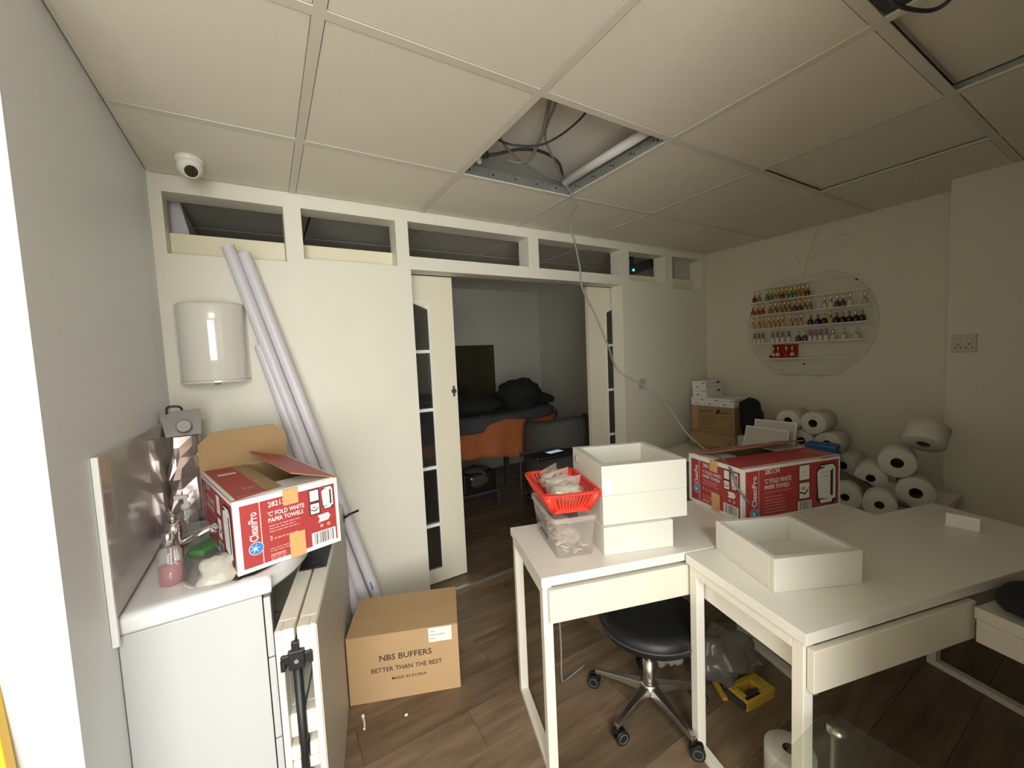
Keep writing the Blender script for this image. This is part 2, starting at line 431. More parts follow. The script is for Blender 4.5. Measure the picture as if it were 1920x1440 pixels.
struct(boxpart('trim_1', 'galv', None, 1.163, 2.915, 2.37, 2.40, 0.0, 0.008, bevel=0.002))
# --- ceiling: board above, bars and lay-in tiles
ce = struct(boxpart('ceiling', 'slab', None, -1.82, RX+0.12, -3.2, 4.89, TZ, TZ+0.08))
T = 0.678
XS = [-1.7, -1.4675, -0.7895, -0.1115, 0.5665, 1.2445, 1.9225, 2.6005, 3.2535, RX]
YS = [-3.08, -2.917, -2.239, -1.561, -0.883, -0.205, 0.473, 1.151, 1.829, WY]
BW = 0.030
tiles = {}
def tile(x0, x1, y0, y1, dz=0.0, tilt=0.0):
    k = (round(x1-x0, 3), round(y1-y0, 3))
    if k not in tiles:
        b = newbm(); w, h = k; g = 0.004
        box(b, -w/2+g, w/2-g, -h/2+g, h/2-g, 0.003, 0.016)
        box(b, -w/2+BW/2+0.003, w/2-BW/2-0.003, -h/2+BW/2+0.003, h/2-BW/2-0.003, -0.003, 0.0031)
        o = tiles[k] = fin('ceiling_tile', b, 'ceil', ce)
    else:
        o = tiles[k].copy(); COL.objects.link(o)
    o.location = ((x0+x1)/2, (y0+y1)/2, H+0.002+dz); o.rotation_euler = (0, tilt, 0)
for i in range(len(XS)-1):
    for j in range(len(YS)-1):
        x0, x1, y0, y1 = XS[i], XS[i+1], YS[j], YS[j+1]
        if x1 <= 0.0 and y0 > 1.0: continue
        if x0 < 0.0 < x1 and y0 > 1.0: x0 = 0.0
        if (i, j) in ((5, 7), (5, 5), (3, 3)): continue
        if i == 3 and j == 7 : pass
        dz = 0.0; tl = 0.0
        if (i, j) == (6, 5): dz = 0.028
        if (i, j) == (7, 6): dz = 0.012
        if (i, j) == (6, 6): dz = -0.001
        tile(x0, x1, y0, y1, dz, tl)
for x in XS[1:-1]:
    y1 = WY if x > 0 else 1.168
    boxpart('ceiling_bar', 'bar', ce, x-BW/2, x+BW/2, -3.08, y1, H-0.003, H+0.0025)
    boxpart('ceiling_bar', 'galv', ce, x-0.002, x+0.002, -3.08, y1, H+0.0025, H+0.03)
for yv in YS[1:-1]:
    for i in range(len(XS)-1):
        x0, x1 = XS[i], XS[i+1]
        if yv > 1.168: x0 = max(x0, 0.0)
        if x1-x0 < 0.05: continue
        boxpart('ceiling_bar', 'bar', ce, x0+(BW/2 if i else 0), x1-(BW/2 if i < len(XS)-2 else 0), yv-BW/2, yv+BW/2, H-0.003, H+0.0025)
bm = newbm(); box(bm, -0.08, 0.535, -1.53, -0.915, H-0.004, H+0.012); fin('added_fill_panel', bm, 'ledp', ce)  # unseen glowing panel added to go with the fill lamp
bm = newbm()
x0, x1, y0, y1 = 1.2445, 1.9225, 1.151, 1.829
box(bm, x0+0.014, x1-0.02, y1-0.016, y1-0.013, H+0.002, H+0.045); box(bm, x1-0.017, x1-0.014, y0+0.014, y1-0.014, H+0.002, H+0.045)
box(bm, x0+0.014, x1-0.02, y1-0.0162, y1+0.008, H+0.044, H+0.047); box(bm, x1-0.0172, x1+0.008, y0+0.014, y1-0.014, H+0.044, H+0.047)
for k in range(5):
    xx = x0+0.05+k*0.13; cyl(bm, (xx, y1-0.0165, H+0.024), (xx, y1-0.018, H+0.024), 0.005, 8, 1)
    yy = y0+0.06+k*0.13
    for q in (0, 0.02): cyl(bm, (x1-0.0175, yy+q, H+0.02+q*0.5), (x1-0.019, yy+q, H+0.02+q*0.5), 0.004, 8, 1)
fin('ceiling_channel', bm, ['galv', 'black'], ce)
# back room ceiling
bm = newbm()
for i in range(6):
    for j in range(4):
        box(bm, i*T+0.006, min((i+1)*T, 3.75)-0.006, WY+0.125+j*T+0.006, min(WY+0.125+(j+1)*T, 4.77)-0.006, H, H+0.014)
o = fin('ceiling_tiles_inner', bm, 'ceil', ce); o['kind'] = 'stuff'
# cream boards closing the lower part of four openings
for k, (a, b, z0) in enumerate(((0.046, 0.52, 2.023), (0.60, 1.086, 2.045), (3.0, 3.45, 2.07), (3.544, 3.975, 2.025))):
    struct(boxpart('trim_%d' % (k+2), 'cream', None, a+0.001, b-0.001, WY+0.095, WY+0.118, z0+0.001, 2.141, bevel=0.002))

# ------------------------------------------------------------------ sliding glazed doors behind the partition
def door(name, x0, x1, zt, panes_x, rows, y0=WY+0.140, y1=WY+0.176):
    d = bpy.data.objects.new(name, None); COL.objects.link(d); d['kind'] = 'structure'; d.location = (x0, y0, 0)
    w = x1-x0; t = y1-y0
    holes = [(a, b, r0, r1) for a, b in panes_x for r0, r1 in rows]
    bm = newbm()
    us = [0, w]; wallgrid(bm, us, [0.006, zt], [(panes_x[0][0], panes_x[-1][1], rows[0][0], rows[-1][1])], 0, t, 'y')
    fin('door_leaf', bm, 'door', d)
    # arched head: a curved piece filling the top corners of the light
    L, Rr, zt2 = panes_x[0][0], panes_x[-1][1], rows[-1][1]
    bm = newbm(); n = 12
    cx = (L+Rr)/2; top = [(L+(Rr-L)*k/n, zt2-0.055*(2*abs(k/n-0.5))**2.2) for k in range(n+1)]
    for (a, b) in zip(top, top[1:]):
        prism(bm, [a, b, (b[0], zt2+0.002), (a[0], zt2+0.002)], 0.002, t-0.002, 'y')
    fin('arched_head', bm, 'door', d)
    for (z0, z1) in zip([r[1] for r in rows[:-1]], [r[0] for r in rows[1:]]):
        boxpart('glazing_bar', 'edge', d, L, Rr, 0.004, t-0.004, z0, z1)
    for (p, q) in zip(panes_x, panes_x[1:]):
        boxpart('glazing_bar', 'edge', d, p[1], q[0], 0.005, t-0.005, rows[0][0], rows[-1][1])
    bm = newbm(); e = 0.009
    for zz in (rows[0][0], rows[-1][1]-e): box(bm, L, Rr, -0.003, 0.006, zz, zz+e)
    for xx in (L, Rr-e): box(bm, xx, xx+e, -0.003, 0.006, rows[0][0]+e, rows[-1][1]-e)
    fin('glazing_bead', bm, 'edge', d)
    for a, b in panes_x:
        for r0, r1 in rows:
            boxpart('pane', 'glaze', d, a, b, t/2-0.002, t/2+0.002, r0, r1)
    return d
rows = [(0.09, 0.385), (0.405, 0.77), (0.79, 1.155), (1.175, 1.535), (1.555, 1.865)]
d1 = door('door_1', 0.70, 1.478, 2.026, [(0.15, 0.375), (0.395, 0.61)], rows)
bm = newbm(); cyl(bm, (0.752, 0, 1.275), (0.752, -0.006, 1.275), 0.018, 16); cyl(bm, (0.752, -0.006, 1.275), (0.752, -0.008, 1.275), 0.007, 10, 1)
box(bm, 0.744, 0.760, -0.004, 0, 1.24, 1.31)
fin('door_lock', bm, ['brushed', 'black'], d1)
bm = newbm(); cyl(bm, (0.69, 0, 0.85), (0.69, -0.004, 0.85), 0.013, 16); fin('door_stop', bm, 'door', d1)
d2 = door('door_2', 2.665, 3.443, 2.026, [(0.19, 0.40), (0.42, 0.63)], rows)

# ------------------------------------------------------------------ wall fittings
t = thing('paper_towel_dispenser', 'glossy white curved paper towel dispenser on the partition wall', 'dispenser', (0.185, WY, 1.44))
bm = newbm(); n = 24
def dprof(s, z, k): return [bm.verts.new((0.138*s*math.copysign(abs(math.cos(a))**0.85, math.cos(a)), -0.125*s*max(0.0, math.sin(a)), z)) for a in [math.pi*i/n for i in range(n+1)]]
rings = [dprof(s, z, 0) for s, z in ((0.97, 0.0), (1.0, 0.008), (1.0, 0.335), (0.985, 0.348), (0.95, 0.355))]
for a, b in zip(rings, rings[1:]):
    for k in range(n):
        f = bm.faces.new((a[k], a[k+1], b[k+1], b[k])); f.smooth = True
bm.faces.new(rings[0]); bm.faces.new(rings[-1][::-1])
fin('cover', bm, 'enamel', t)
bm = newbm(); rings = [dprof(s, z, 0) for s, z in ((0.93, -0.016), (1.015, -0.008), (1.015, 0.0))]
for a, b in zip(rings, rings[1:]):
    for k in range(n): bm.faces.new((a[k], a[k+1], b[k+1], b[k]))
bm.faces.new(rings[0]); bm.faces.new(rings[-1][::-1])
fin('bottom_tray', bm, 'enamel', t)
bm = newbm(); box(bm, 0.0, 0.022, -0.126, -0.117, -0.0175, -0.008); fin('lock_slot', bm, 'black', t)

t = thing('dome_camera', 'white dome security camera on the ceiling above the partition', 'camera', (0.178, 2.165, H)); t.scale = (0.86, 0.86, 0.86)
bm = newbm(); lathe(bm, [(0.0, 0.0), (0.056, 0.0), (0.058, -0.012), (0.055, -0.03), (0.0, -0.03)], 24); fin('base', bm, 'camw', t)
bm = newbm(); lathe(bm, [(0.050, -0.028), (0.0535, -0.045), (0.049, -0.068), (0.036, -0.086), (0.018, -0.096), (0.0, -0.098)], 24)
fin('dome', bm, 'camw', t)
dv = Vector((0.22, -1.0, -0.72)).normalized(); c0 = Vector((0, 0, -0.048))
bm = newbm(); cyl(bm, c0+dv*0.03, c0+dv*0.0545, 0.027, 20); fin('lens', bm, 'lens', t)
bm = newbm(); u, v = basis(dv)
rg = [c0+dv*0.0515+(u*math.cos(2*math.pi*k/20)+v*math.sin(2*math.pi*k/20))*0.029 for k in range(21)]
tube(bm, rg, 0.004, 6); fin('lens_ring', bm, 'camw', t)
bm = newbm()
for k in range(8):
    p = c0+dv*0.0546+(u*math.cos(2*math.pi*k/8)+v*math.sin(2*math.pi*k/8))*0.019
    cyl(bm, p, p+dv*0.0012, 0.0032, 8)
fin('infrared_lamp_ring', bm, 'dark', t)

def plate(name, label, cat, o, u, n, w, h, kind):
    u = Vector(u); n = Vector(n); v = n.cross(u)
    m = Matrix(((u.x, v.x, n.x, 0), (u.y, v.y, n.y, 0), (u.z, v.z, n.z, 0), (0, 0, 0, 1)))
    t = thing(name, label, cat, o)
    bm = newbm(); box(bm, -w/2, w/2, -h/2, h/2, 0, 0.010, mtx=m); fin('plate', bm, 'sock', t, 0.003)
    for s in ((-1, 1) if kind == 2 else (0,)):
        bm = newbm(); box(bm, s*w*0.22-0.012, s*w*0.22+0.012, h*0.02, h*0.3, 0.010, 0.014, mtx=m); fin('switch', bm, 'sock', t, 0.002)
        bm = newbm()
        for (du, dvv) in ((0, -0.05), (-0.011, -0.24), (0.011, -0.24)):
            box(bm, s*w*0.22+du-0.003, s*w*0.22+du+0.003, h*dvv-0.004, h*dvv+0.004, 0.0095, 0.0106, mtx=m)
        fin('socket_holes', bm, 'dark', t)
    return t
plate('wall_socket', 'beige double socket plate on the pier at the right', 'socket', (3.776, 0.648, 1.448), (0, -1, 0), (-1, 0, 0), 0.098, 0.10, 2)
plate('wall_socket', 'small single socket plate on the partition right of the doors', 'socket', (3.118, WY, 1.205), (1, 0, 0), (0, -1, 0), 0.085, 0.085, 1)

# ------------------------------------------------------------------ cables in the ceiling hole
def cable(name, label, pts, r, m, cat='cable', n=10, seg=8):
    bm = newbm(); tube(bm, spline(pts, n), r, seg); return tag(fin(name, bm, m), label, cat)
cable('hanging_cable', 'long grey cable dropping from the ceiling hole to the red carton on the desk', [(1.42, 1.30, 2.517), (1.46, 1.34, 2.50), (1.52, 1.50, 2.46), (1.66, 1.62, 2.43), (1.83, 1.765, 2.428), (1.888, 1.795, 2.40), (1.905, 1.785, 2.36), (1.924, 1.78, 2.30), (1.876, 1.78, 2.215), (1.905, 1.775, 2.105), (1.913, 1.75, 1.965), (1.927, 1.75, 1.85), (2.008, 1.74, 1.70), (2.06, 1.70, 1.525), (1.99, 1.56, 1.39), (2.109, 1.50, 1.304), (2.225, 1.45, 1.20), (2.30, 1.38, 1.04), (2.30, 1.30, 0.985), (2.20, 1.18, 0.978), (2.13, 1.06, 0.976), (2.05, 0.975, 0.95), (2.045, 0.955, 0.90), (2.057, 0.932, 0.862), (2.085, 0.928, 0.83)], 0.0052, 'cable')
cable('ceiling_cable', 'thin black cable crossing the ceiling hole from rim to rim', [(1.246+0.03, 1.56, 2.43), (1.37, 1.56, 2.415), (1.47, 1.49, 2.40), (1.52, 1.40, 2.41), (1.535, 1.28, 2.425), (1.53, 1.20, 2.45)], 0.0045, 'cabled')
cable('ceiling_cable', 'thick grey cable looping down by the near corner of the ceiling hole', [(1.43, 1.33, 2.517), (1.44, 1.36, 2.50), (1.49, 1.47, 2.46), (1.53, 1.58, 2.45), (1.55, 1.66, 2.44), (1.53, 1.73, 2.44), (1.47, 1.75, 2.45)], 0.0085, 'cable')
cable('ceiling_cable', 'dark cable arching over the channel from a grey plug in the ceiling hole', [(1.335, 1.75, 2.44), (1.40, 1.72, 2.45), (1.50, 1.68, 2.475), (1.62, 1.66, 2.48), (1.75, 1.70, 2.47), (1.83, 1.77, 2.44), (1.86, 1.80, 2.428)], 0.0075, 'dark')
cable('ceiling_cable', 'brown grey cable running low along the far side of the ceiling hole', [(1.32, 1.57, 2.45), (1.42, 1.66, 2.45), (1.56, 1.73, 2.44), (1.72, 1.775, 2.432), (1.86, 1.80, 2.436)], 0.006, 'cable')
bm = newbm(); tube(bm, spline([(1.275, 1.71, 2.47), (1.30, 1.735, 2.46), (1.315, 1.765, 2.44), (1.34, 1.79, 2.43)], 6), 0.013, 10)
cyl(bm, (1.335, 1.75, 2.445), (1.36, 1.74, 2.45), 0.017, 12, 1)
tag(fin('cable_connector', bm, ['whitep', 'dark']), 'white and black cable connector in the far corner of the ceiling hole', 'connector')
bm = newbm(); tube(bm, [(1.858, 1.165, 2.425), (1.858, 1.785, 2.425)], 0.021, 16); 
tag(fin('fluorescent_tube', bm, 'whitep'), 'white round batten lying along the right side of the ceiling hole', 'tube')
bm = newbm(); box(bm, 1.60, 1.90, 0.10, 0.455, 2.37, 2.43, bev=0.004); 
t = tag(fin('ceiling_driver_box', bm, 'dark'), 'dark driver box sitting in the ceiling hole at the top edge', 'box')
cable('cable_loop', 'black cable loop hanging at the dark ceiling hole by the top edge', [(1.80, 0.43, 2.40), (1.815, 0.42, 2.352), (1.86, 0.40, 2.335), (1.93, 0.375, 2.338), (1.95, 0.35, 2.345), (1.92, 0.32, 2.355), (1.85, 0.31, 2.38)], 0.005, 'cabled')

# ------------------------------------------------------------------ splashback and vanity
t = thing('splashback', 'glossy grey splashback panel with white edge above the basin', 'panel', (0.0, 1.385, 0.855))
for (a, b) in ((0.012, 0.50), (0.504, 0.92)):
    boxpart('panel', 'splash', t, 0.001, 0.010, a, b, 0.004, 0.43)
boxpart('edge_trim', 'edge', t, 0.001, 0.014, 0.0, 0.012, -0.06, 0.432)
VY0, VY1 = 1.42, 2.03
t = thing('vanity_unit', 'white vanity cabinet with a ceramic basin against the left wall', 'cabinet', (0, VY0, 0))
VW = VY1-VY0
bm = newbm(); box(bm, 0.002, 0.325, 0.005, 0.023, 0.0, 0.80); box(bm, 0.002, 0.325, VW-0.02, VW-0.002, 0.0, 0.80)
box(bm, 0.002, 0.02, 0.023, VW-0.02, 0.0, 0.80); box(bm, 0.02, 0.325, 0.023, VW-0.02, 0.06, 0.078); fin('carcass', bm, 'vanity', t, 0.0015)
for nm, z0, z1 in (('drawer_front', 0.60, 0.79), ('drawer_front', 0.335, 0.595), ('drawer_front', 0.06, 0.33)):
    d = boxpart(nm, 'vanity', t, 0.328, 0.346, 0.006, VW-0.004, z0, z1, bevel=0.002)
    bm = newbm(); tube(bm, [(0.346, VW/2-0.06, z1-0.05), (0.362, VW/2-0.06, z1-0.05), (0.362, VW/2+0.06, z1-0.05), (0.346, VW/2+0.06, z1-0.05)], 0.004, 8)
    fin('handle', bm, 'chrome', d)
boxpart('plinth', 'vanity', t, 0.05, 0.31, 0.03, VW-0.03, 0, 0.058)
bm = newbm(); NU, NV = 26, 30
def bf(y): 
    s = max(0.0, min(1.0, (y-0.03)/(VW-0.06)))
    return 0.352+0.135*math.sin(math.pi*s)**0.8
grid = []
for j in range(NV+1):
    yy = VW*j/NV; row_ = []
    for i in range(NU+1):
        xx = 0.003+(bf(yy)-0.003)*i/NU
        q = 1-((xx-0.27)/0.175)**2-((yy-VW/2)/0.265)**2
        dip = 0.0 if q <= 0 else 0.11*min(1, q*2.2)**0.8
        rim = 0.006 if i in (0, NU) or j in (0, NV) else 0
        row_.append(bm.verts.new((xx, yy, 0.855-dip-rim)))
    grid.append(row_)
for j in range(NV):
    for i in range(NU):
        f = bm.faces.new((grid[j][i], grid[j][i+1], grid[j+1][i+1], grid[j+1][i])); f.smooth = True
loop = [grid[0][i] for i in range(NU+1)]+[grid[j][NU] for j in range(1, NV+1)]+[grid[NV][i] for i in range(NU-1, -1, -1)]+[grid[j][0] for j in range(NV-1, 0, -1)]
cxy = Vector((0.2, VW/2, 0)); prev = loop
for (sc, z) in ((1.004, 0.835), (1.0, 0.812), (0.985, 0.802)):
    nx = [bm.verts.new(((v.co.x-cxy.x)*sc+cxy.x if v.co.x > 0.01 else v.co.x, (v.co.y-cxy.y)*(sc if True else 1)+cxy.y, z)) for v in loop]
    for k in range(len(loop)):
        f = bm.faces.new((prev[k], nx[k], nx[(k+1) % len(loop)], prev[(k+1) % len(loop)])); f.smooth = True
    prev = nx
bm.faces.new(prev)
fin('basin', bm, 'basin', t)
# items on the vanity
t = thing('basin_tap', 'chrome basin mixer tap with long spout on the basin ledge', 'tap', (0.088, 1.70, 0.856))
bm = newbm(); lathe(bm, [(0, 0), (0.027, 0), (0.027, 0.006), (0.021, 0.012), (0.021, 0.10), (0.023, 0.104), (0.022, 0.14), (0.0, 0.146)], 20); fin('body', bm, 'chrome', t)
bm = newbm(); tube(bm, [(0.008, 0, 0.06), (0.06, -0.012, 0.085), (0.115, -0.02, 0.108)], [0.014, 0.0125, 0.012], 14); cyl(bm, (0.104, -0.019, 0.102), (0.107, -0.019, 0.084), 0.009, 12); fin('spout', bm, 'chrome', t)
bm = newbm(); tube(bm, [(0, 0, 0.146), (0.0, 0.0, 0.156), (-0.01, 0.02, 0.165), (-0.02, 0.055, 0.17)], [0.012, 0.011, 0.008, 0.006], 10); fin('lever', bm, 'chrome', t)
t = thing('soap_bottle', 'pink glass soap bottle with chrome cap at the near end of the basin', 'bottle', (0.098, 1.56, 0.8555), R(12))
bm = newbm(); lathe(bm, [(0.0, 0.0), (0.026, 0.0), (0.029, 0.004), (0.028, 0.055), (0.0, 0.055)], 22); fin('pink_liquid', bm, 'pinkg', t)['label'] = 'pink liquid'
bm = newbm(); lathe(bm, [(0.0, -0.0003), (0.028, -0.0003), (0.0315, 0.004), (0.030, 0.095), (0.024, 0.106), (0.012, 0.112), (0.012, 0.118)], 22); fin('glass_body', bm, 'bottleg', t)
bm = newbm(); lathe(bm, [(0.0, 0.113), (0.0155, 0.113), (0.0155, 0.152), (0.013, 0.155), (0.0, 0.155)], 20); fin('cap', bm, 'chrome', t)
bm = newbm(); cyl(bm, (0, 0, 0.01), (0.004, 0.0, 0.112), 0.002, 6); fin('dip_tube', bm, 'whitep', t)
t = thing('pump_bottle', 'clear bottle with white pump head behind the tap', 'bottle', (0.085, 1.965, 0.856), R(-20))
bm = newbm(); lathe(bm, [(0, 0), (0.034, 0), (0.037, 0.004), (0.036, 0.082), (0.026, 0.096), (0.013, 0.10), (0.013, 0.108)], 20); fin('bottle_body', bm, 'bottleg', t)
bm = newbm(); lathe(bm, [(0, 0.106), (0.016, 0.106), (0.016, 0.126), (0.006, 0.13), (0.006, 0.15), (0, 0.15)], 16); box(bm, -0.035, 0.01, -0.009, 0.009, 0.148, 0.162, bev=0.003); fin('pump_head', bm, 'whitep', t)
bm = newbm(); cyl(bm, (0, 0, 0.01), (0, 0, 0.107), 0.003, 6); fin('dip_tube', bm, 'whitep', t)
t = thing('glass_dish', 'stacked clear plastic dish beside the tap', 'dish', (0.118, 1.855, 0.8555))
bm = newbm(); lathe(bm, [(0.04, 0.0), (0.052, 0.03), (0.056, 0.032), (0.054, 0.034), (0.05, 0.031), (0.038, 0.003), (0, 0.003)], 24); fin('bowl', bm, 'bottleg', t)
bm = newbm(); lathe(bm, [(0.042, 0.032), (0.053, 0.062), (0.058, 0.064), (0.056, 0.066), (0.051, 0.063), (0.041, 0.035), (0, 0.035)], 24); fin('upper_bowl', bm, 'bottleg', t)
bm = newbm(); box(bm, -0.045, 0.045, -0.03, 0.03, 0, 0.022, bev=0.008)
o = tag(fin('sponge', bm, 'green'), 'green sponge beside the tap under the spout', 'sponge'); o.location = (0.155, 1.762, 0.8553); o.rotation_euler = (0, 0, R(60))
# foil pouch against the wall corner
t = thing('foil_pouch', 'crumpled silver brown foil pouch with grey gabled top in the corner behind the basin', 'pouch', (0.075, 2.16, 0.0), R(8))
bm = newbm(); n = 18; rings = []
for k in range(29):
    z = 0.02+1.2*k/28; q = k/28
    wx = 0.062+0.012*noise.noise(Vector((q*5, 0, 1))); wy = 0.05+0.008*noise.noise(Vector((q*5, 3, 1)))
    if q > 0.92: wx *= 0.8; wy *= 0.5
    rg = []
    for a in range(n):
        an = 2*math.pi*a/n; c, s = math.cos(an), math.sin(an)
        x = wx*math.copysign(abs(c)**0.5, c); y = wy*math.copysign(abs(s)**0.5, s)
        e = 1+0.34*noise.noise(Vector((x*26, y*26, z*15)))+0.16*noise.noise(Vector((x*60, y*60, z*40)))
        rg.append(bm.verts.new((x*e, y*e, z)))
    rings.append(rg)
for a, b in zip(rings, rings[1:]):
    for k in range(n): bm.faces.new((a[k], a[(k+1) % n], b[(k+1) % n], b[k]))
bm.faces.new(rings[0][::-1]); bm.faces.new(rings[-1])
fin('foil_body', bm, 'foil', t)
bm = newbm(); vs = [(-0.06, -0.03, 1.225), (0.055, -0.03, 1.225), (0.055, 0.035, 1.225), (-0.06, 0.035, 1.225), (-0.075, 0.0, 1.325), (0.062, 0.0, 1.33)]
V = [bm.verts.new(v) for v in vs]
for f in ((0, 1, 5, 4), (2, 3, 4, 5), (1, 2, 5), (3, 0, 4), (3, 2, 1, 0)): bm.faces.new([V[i] for i in f])
fin('gable_top', bm, 'foild', t)
bm = newbm(); tube(bm, [(0.0, -0.032, 1.262), (0.0, -0.058, 1.268)], [0.026, 0.026], 18); fin('cap', bm, 'foild', t, 0.003)
bm = newbm(); tube(bm, spline([(-0.05, 0, 1.318), (-0.045, -0.01, 1.345), (-0.01, -0.012, 1.345), (0.0, 0, 1.33)], 6), 0.005, 6); fin('handle', bm, 'dark', t)
# cloth in the basin
bm = newbm(); n = 22; rings = []
for k in range(11):
    q = k/10; rr = 0.036*math.sin(math.pi*(0.12+0.8*q))**0.6+0.004
    cpt = Vector((0.0, -0.085+0.19*q, 0.036+0.035*math.sin(math.pi*q)))
    rg = []
    for a in range(n):
        c, si = math.cos(2*math.pi*a/n), math.sin(2*math.pi*a/n)
        e = 1+0.40*noise.noise(Vector((c*2, q*5, si*2)))+0.22*noise.noise(Vector((c*5, q*12, si*5)))
        rg.append(bm.verts.new(cpt+Vector((c*rr*1.15*e, 0, si*rr*e))))
    rings.append(rg)
for a, b in zip(rings, rings[1:]):
    for k in range(n):
        f = bm.faces.new((a[k], a[(k+1) % n], b[(k+1) % n], b[k])); f.smooth = True
bm.faces.new(rings[0]); bm.faces.new(rings[-1])
o = tag(fin('floor_cloth', bm, 'cloth'), 'rolled grey cloth in the basin under the red carton', 'cloth'); o.scale = (1.25, 1.1, 1.2); o.location = (0.215, 1.545, 0.772); o.rotation_euler = (R(-14), 0, R(-10))

# ------------------------------------------------------------------ red cartons
def carton(label, loc, rotz, Wd, L, Hc, flaps):
    t = thing('paper_towel_carton', label, 'carton', loc, rotz)
    th = 0.002
    bm = newbm()
    for (a, b, c, d) in ((0, Wd, 0, th), (0, Wd, L-th, L), (0, th, th, L-th), (Wd-th, Wd, th, L-th)): box(bm, a, b, c, d, 0, Hc, 0)
    box(bm, th, Wd-th, th, L-th, 0, th, 0)
    fin('carton_body', bm, ['whitep'], t)
    bm = newbm(); e = th
    for (a, b, c, d) in ((e, Wd-e, e, 2*e), (e, Wd-e, L-2*e, L-e), (e, 2*e, 2*e, L-2*e), (Wd-2*e, Wd-e, 2*e, L-2*e)): box(bm, a, b, c, d, e, Hc-0.001, 0)
    fin('carton_lining', bm, ['cardin'], t)
    mats = ['redp', 'whitep', 'blackp', 'bluep', 'pinkp', 'greyp']
    def dispenser(p, u0, v0, u1, v1):
        w, h = u1-u0, v1-v0
        def q(a, b): return (u0+a*w, v0+b*h)
        p.poly([q(0.02, 0.80), q(0.22, 0.99), q(0.85, 1.0), q(1.0, 0.88), q(1.0, 0.12), q(0.9, 0.0), q(0.2, 0.03), q(0.05, 0.16)], 'blackp'); p.lay()
        p.poly([q(0.05, 0.80), q(0.25, 0.955), q(0.82, 0.965), q(0.96, 0.86), q(0.96, 0.14), q(0.88, 0.12), q(0.12, 0.18)], 'whitep'); p.lay()
        p.poly([q(0.05, 0.86), q(0.12, 0.92), q(0.40, 0.93), q(0.42, 0.90)], 'blackp')
        p.poly([q(0.70, 0.80), q(0.83, 0.86), q(0.83, 0.20), q(0.70, 0.20)], 'blackp'); p.lay()
        p.poly([q(0.10, 0.80), q(0.70, 0.80), q(0.70, 0.79), q(0.10, 0.79)], 'greyp')
        p.poly([q(0.18, 0.14), q(0.80, 0.14), q(0.76, 0.05), q(0.22, 0.05)], 'whitep')
        for k in range(6): p.rect(*q(0.14, 0.30+k*0.075), *q(0.62, 0.305+k*0.075), 'greyp')
        p.text('CleanPro', *q(0.26, 0.68), h*0.045, 'greyp', w*0.3)
    def icon(p, u0, v0, u1, v1, k):
        m = 0.0035
        p.rect(u0-m, v0-m, u1+m, v1+m, 'blackp'); p.lay(); p.rect(u0, v0, u1, v1, 'whitep'); p.lay()
        w, h = u1-u0, v1-v0
        if k == 0: p.text('1 sht', u0+w*0.25, v0+h*0.5, h*0.13, 'greyp', w*0.5); p.rect(u0+w*0.25, v0+h*0.3, u0+w*0.75, v0+h*0.33, 'greyp')
        else:
            p.poly([(u0+w*a, v0+h*b) for a, b in ((0, 0.5), (0.05, 0.38), (0.55, 0.22), (0.85, 0.45), (0.95, 0.7), (0.75, 0.5), (0.5, 0.34))], 'blackp')
            p.poly([(u0+w*a, v0+h*b) for a, b in ((0.1, 0.62), (0.5, 0.5), (0.7, 0.66), (0.3, 0.8))], 'greyp')
    def barcode(p, u0, v0, u1, v1):
        p.rect(u0, v0, u1, v1, 'whitep'); p.lay()
        rnd = random.Random(3); u = u0+(u1-u0)*0.1
        while u < u1-(u1-u0)*0.1:
            w = rnd.choice([0.0008, 0.0014, 0.0022, 0.003]); p.rect(u, v0+(v1-v0)*0.16, u+w, v1-(v1-v0)*0.06, 'blackp'); u += w+rnd.choice([0.0012, 0.0018, 0.0028])
    def lines(p, u, v, n, w, h, gap, m='pinkp', seed=1):
        rnd = random.Random(seed)
        for k in range(n):
            x = u; end = u+w*rnd.uniform(0.75, 1.0)
            while x < end:
                ww = rnd.uniform(0.006, 0.018); p.rect(x, v-k*gap, min(x+ww, end), v-k*gap+h, m); x += ww+0.003
    def star(p, u, v, r):
        p.disc(u, v, r, 'whitep'); p.lay(); p.disc(u, v, r*0.92, 'bluep'); p.lay()
        pts = []
        for k in range(12):
            a = math.pi*2*k/12+0.2; rr = r*0.8 if k % 2 == 0 else r*0.16; pts.append((u-r*0.15+rr*math.cos(a), v+rr*math.sin(a)))
        c = (u-r*0.15, v)
        for k in range(12): p.poly([c, pts[k], pts[(k+1) % 12]], 'whitep')
    # ---- end face
    p = Print(frame((0, 0, 0), (1, 0, 0), (0, -1, 0)), mats); w, h = Wd, Hc
    X = lambda f: f*w
    Y = lambda f: (1-f)*h
    p.rect(X(.055), Y(.94), X(.965), Y(.08), 'redp'); p.lay(); p.lay()
    p.rect(X(.222), Y(.94), X(.229), Y(.08), 'whitep')
    p.text('CleanPro', X(.195), Y(.60), X(.075), 'whitep', h*0.40, vert=True, bold=0.015)
    star(p, X(.170), Y(.70), w*.066)
    p.text('282134', X(.30), Y(.185), h*.07, 'whitep', X(.19), bold=0.015)
    p.text("'C' FOLD WHITE", X(.295), Y(.315), h*.062, 'whitep', X(.345), bold=0.015)
    p.text('PAPER TOWELS', X(.295), Y(.40), h*.058, 'whitep', X(.33), bold=0.015)
    lines(p, X(.295), Y(.46), 3, X(.30), h*.015, h*.04, seed=2)
    p.text('2', X(.295), Y(.65), h*.055, 'whitep'); lines(p, X(.335), Y(.65), 1, X(.28), h*.022, .01, seed=4)
    lines(p, X(.29), Y(.78), 2, X(.2), h*.013, h*.034, seed=5); p.rect(X(.29), Y(.875), X(.43), Y(.85), 'pinkp'); lines(p, X(.29), Y(.90), 2, X(.16), h*.013, h*.03, seed=6)
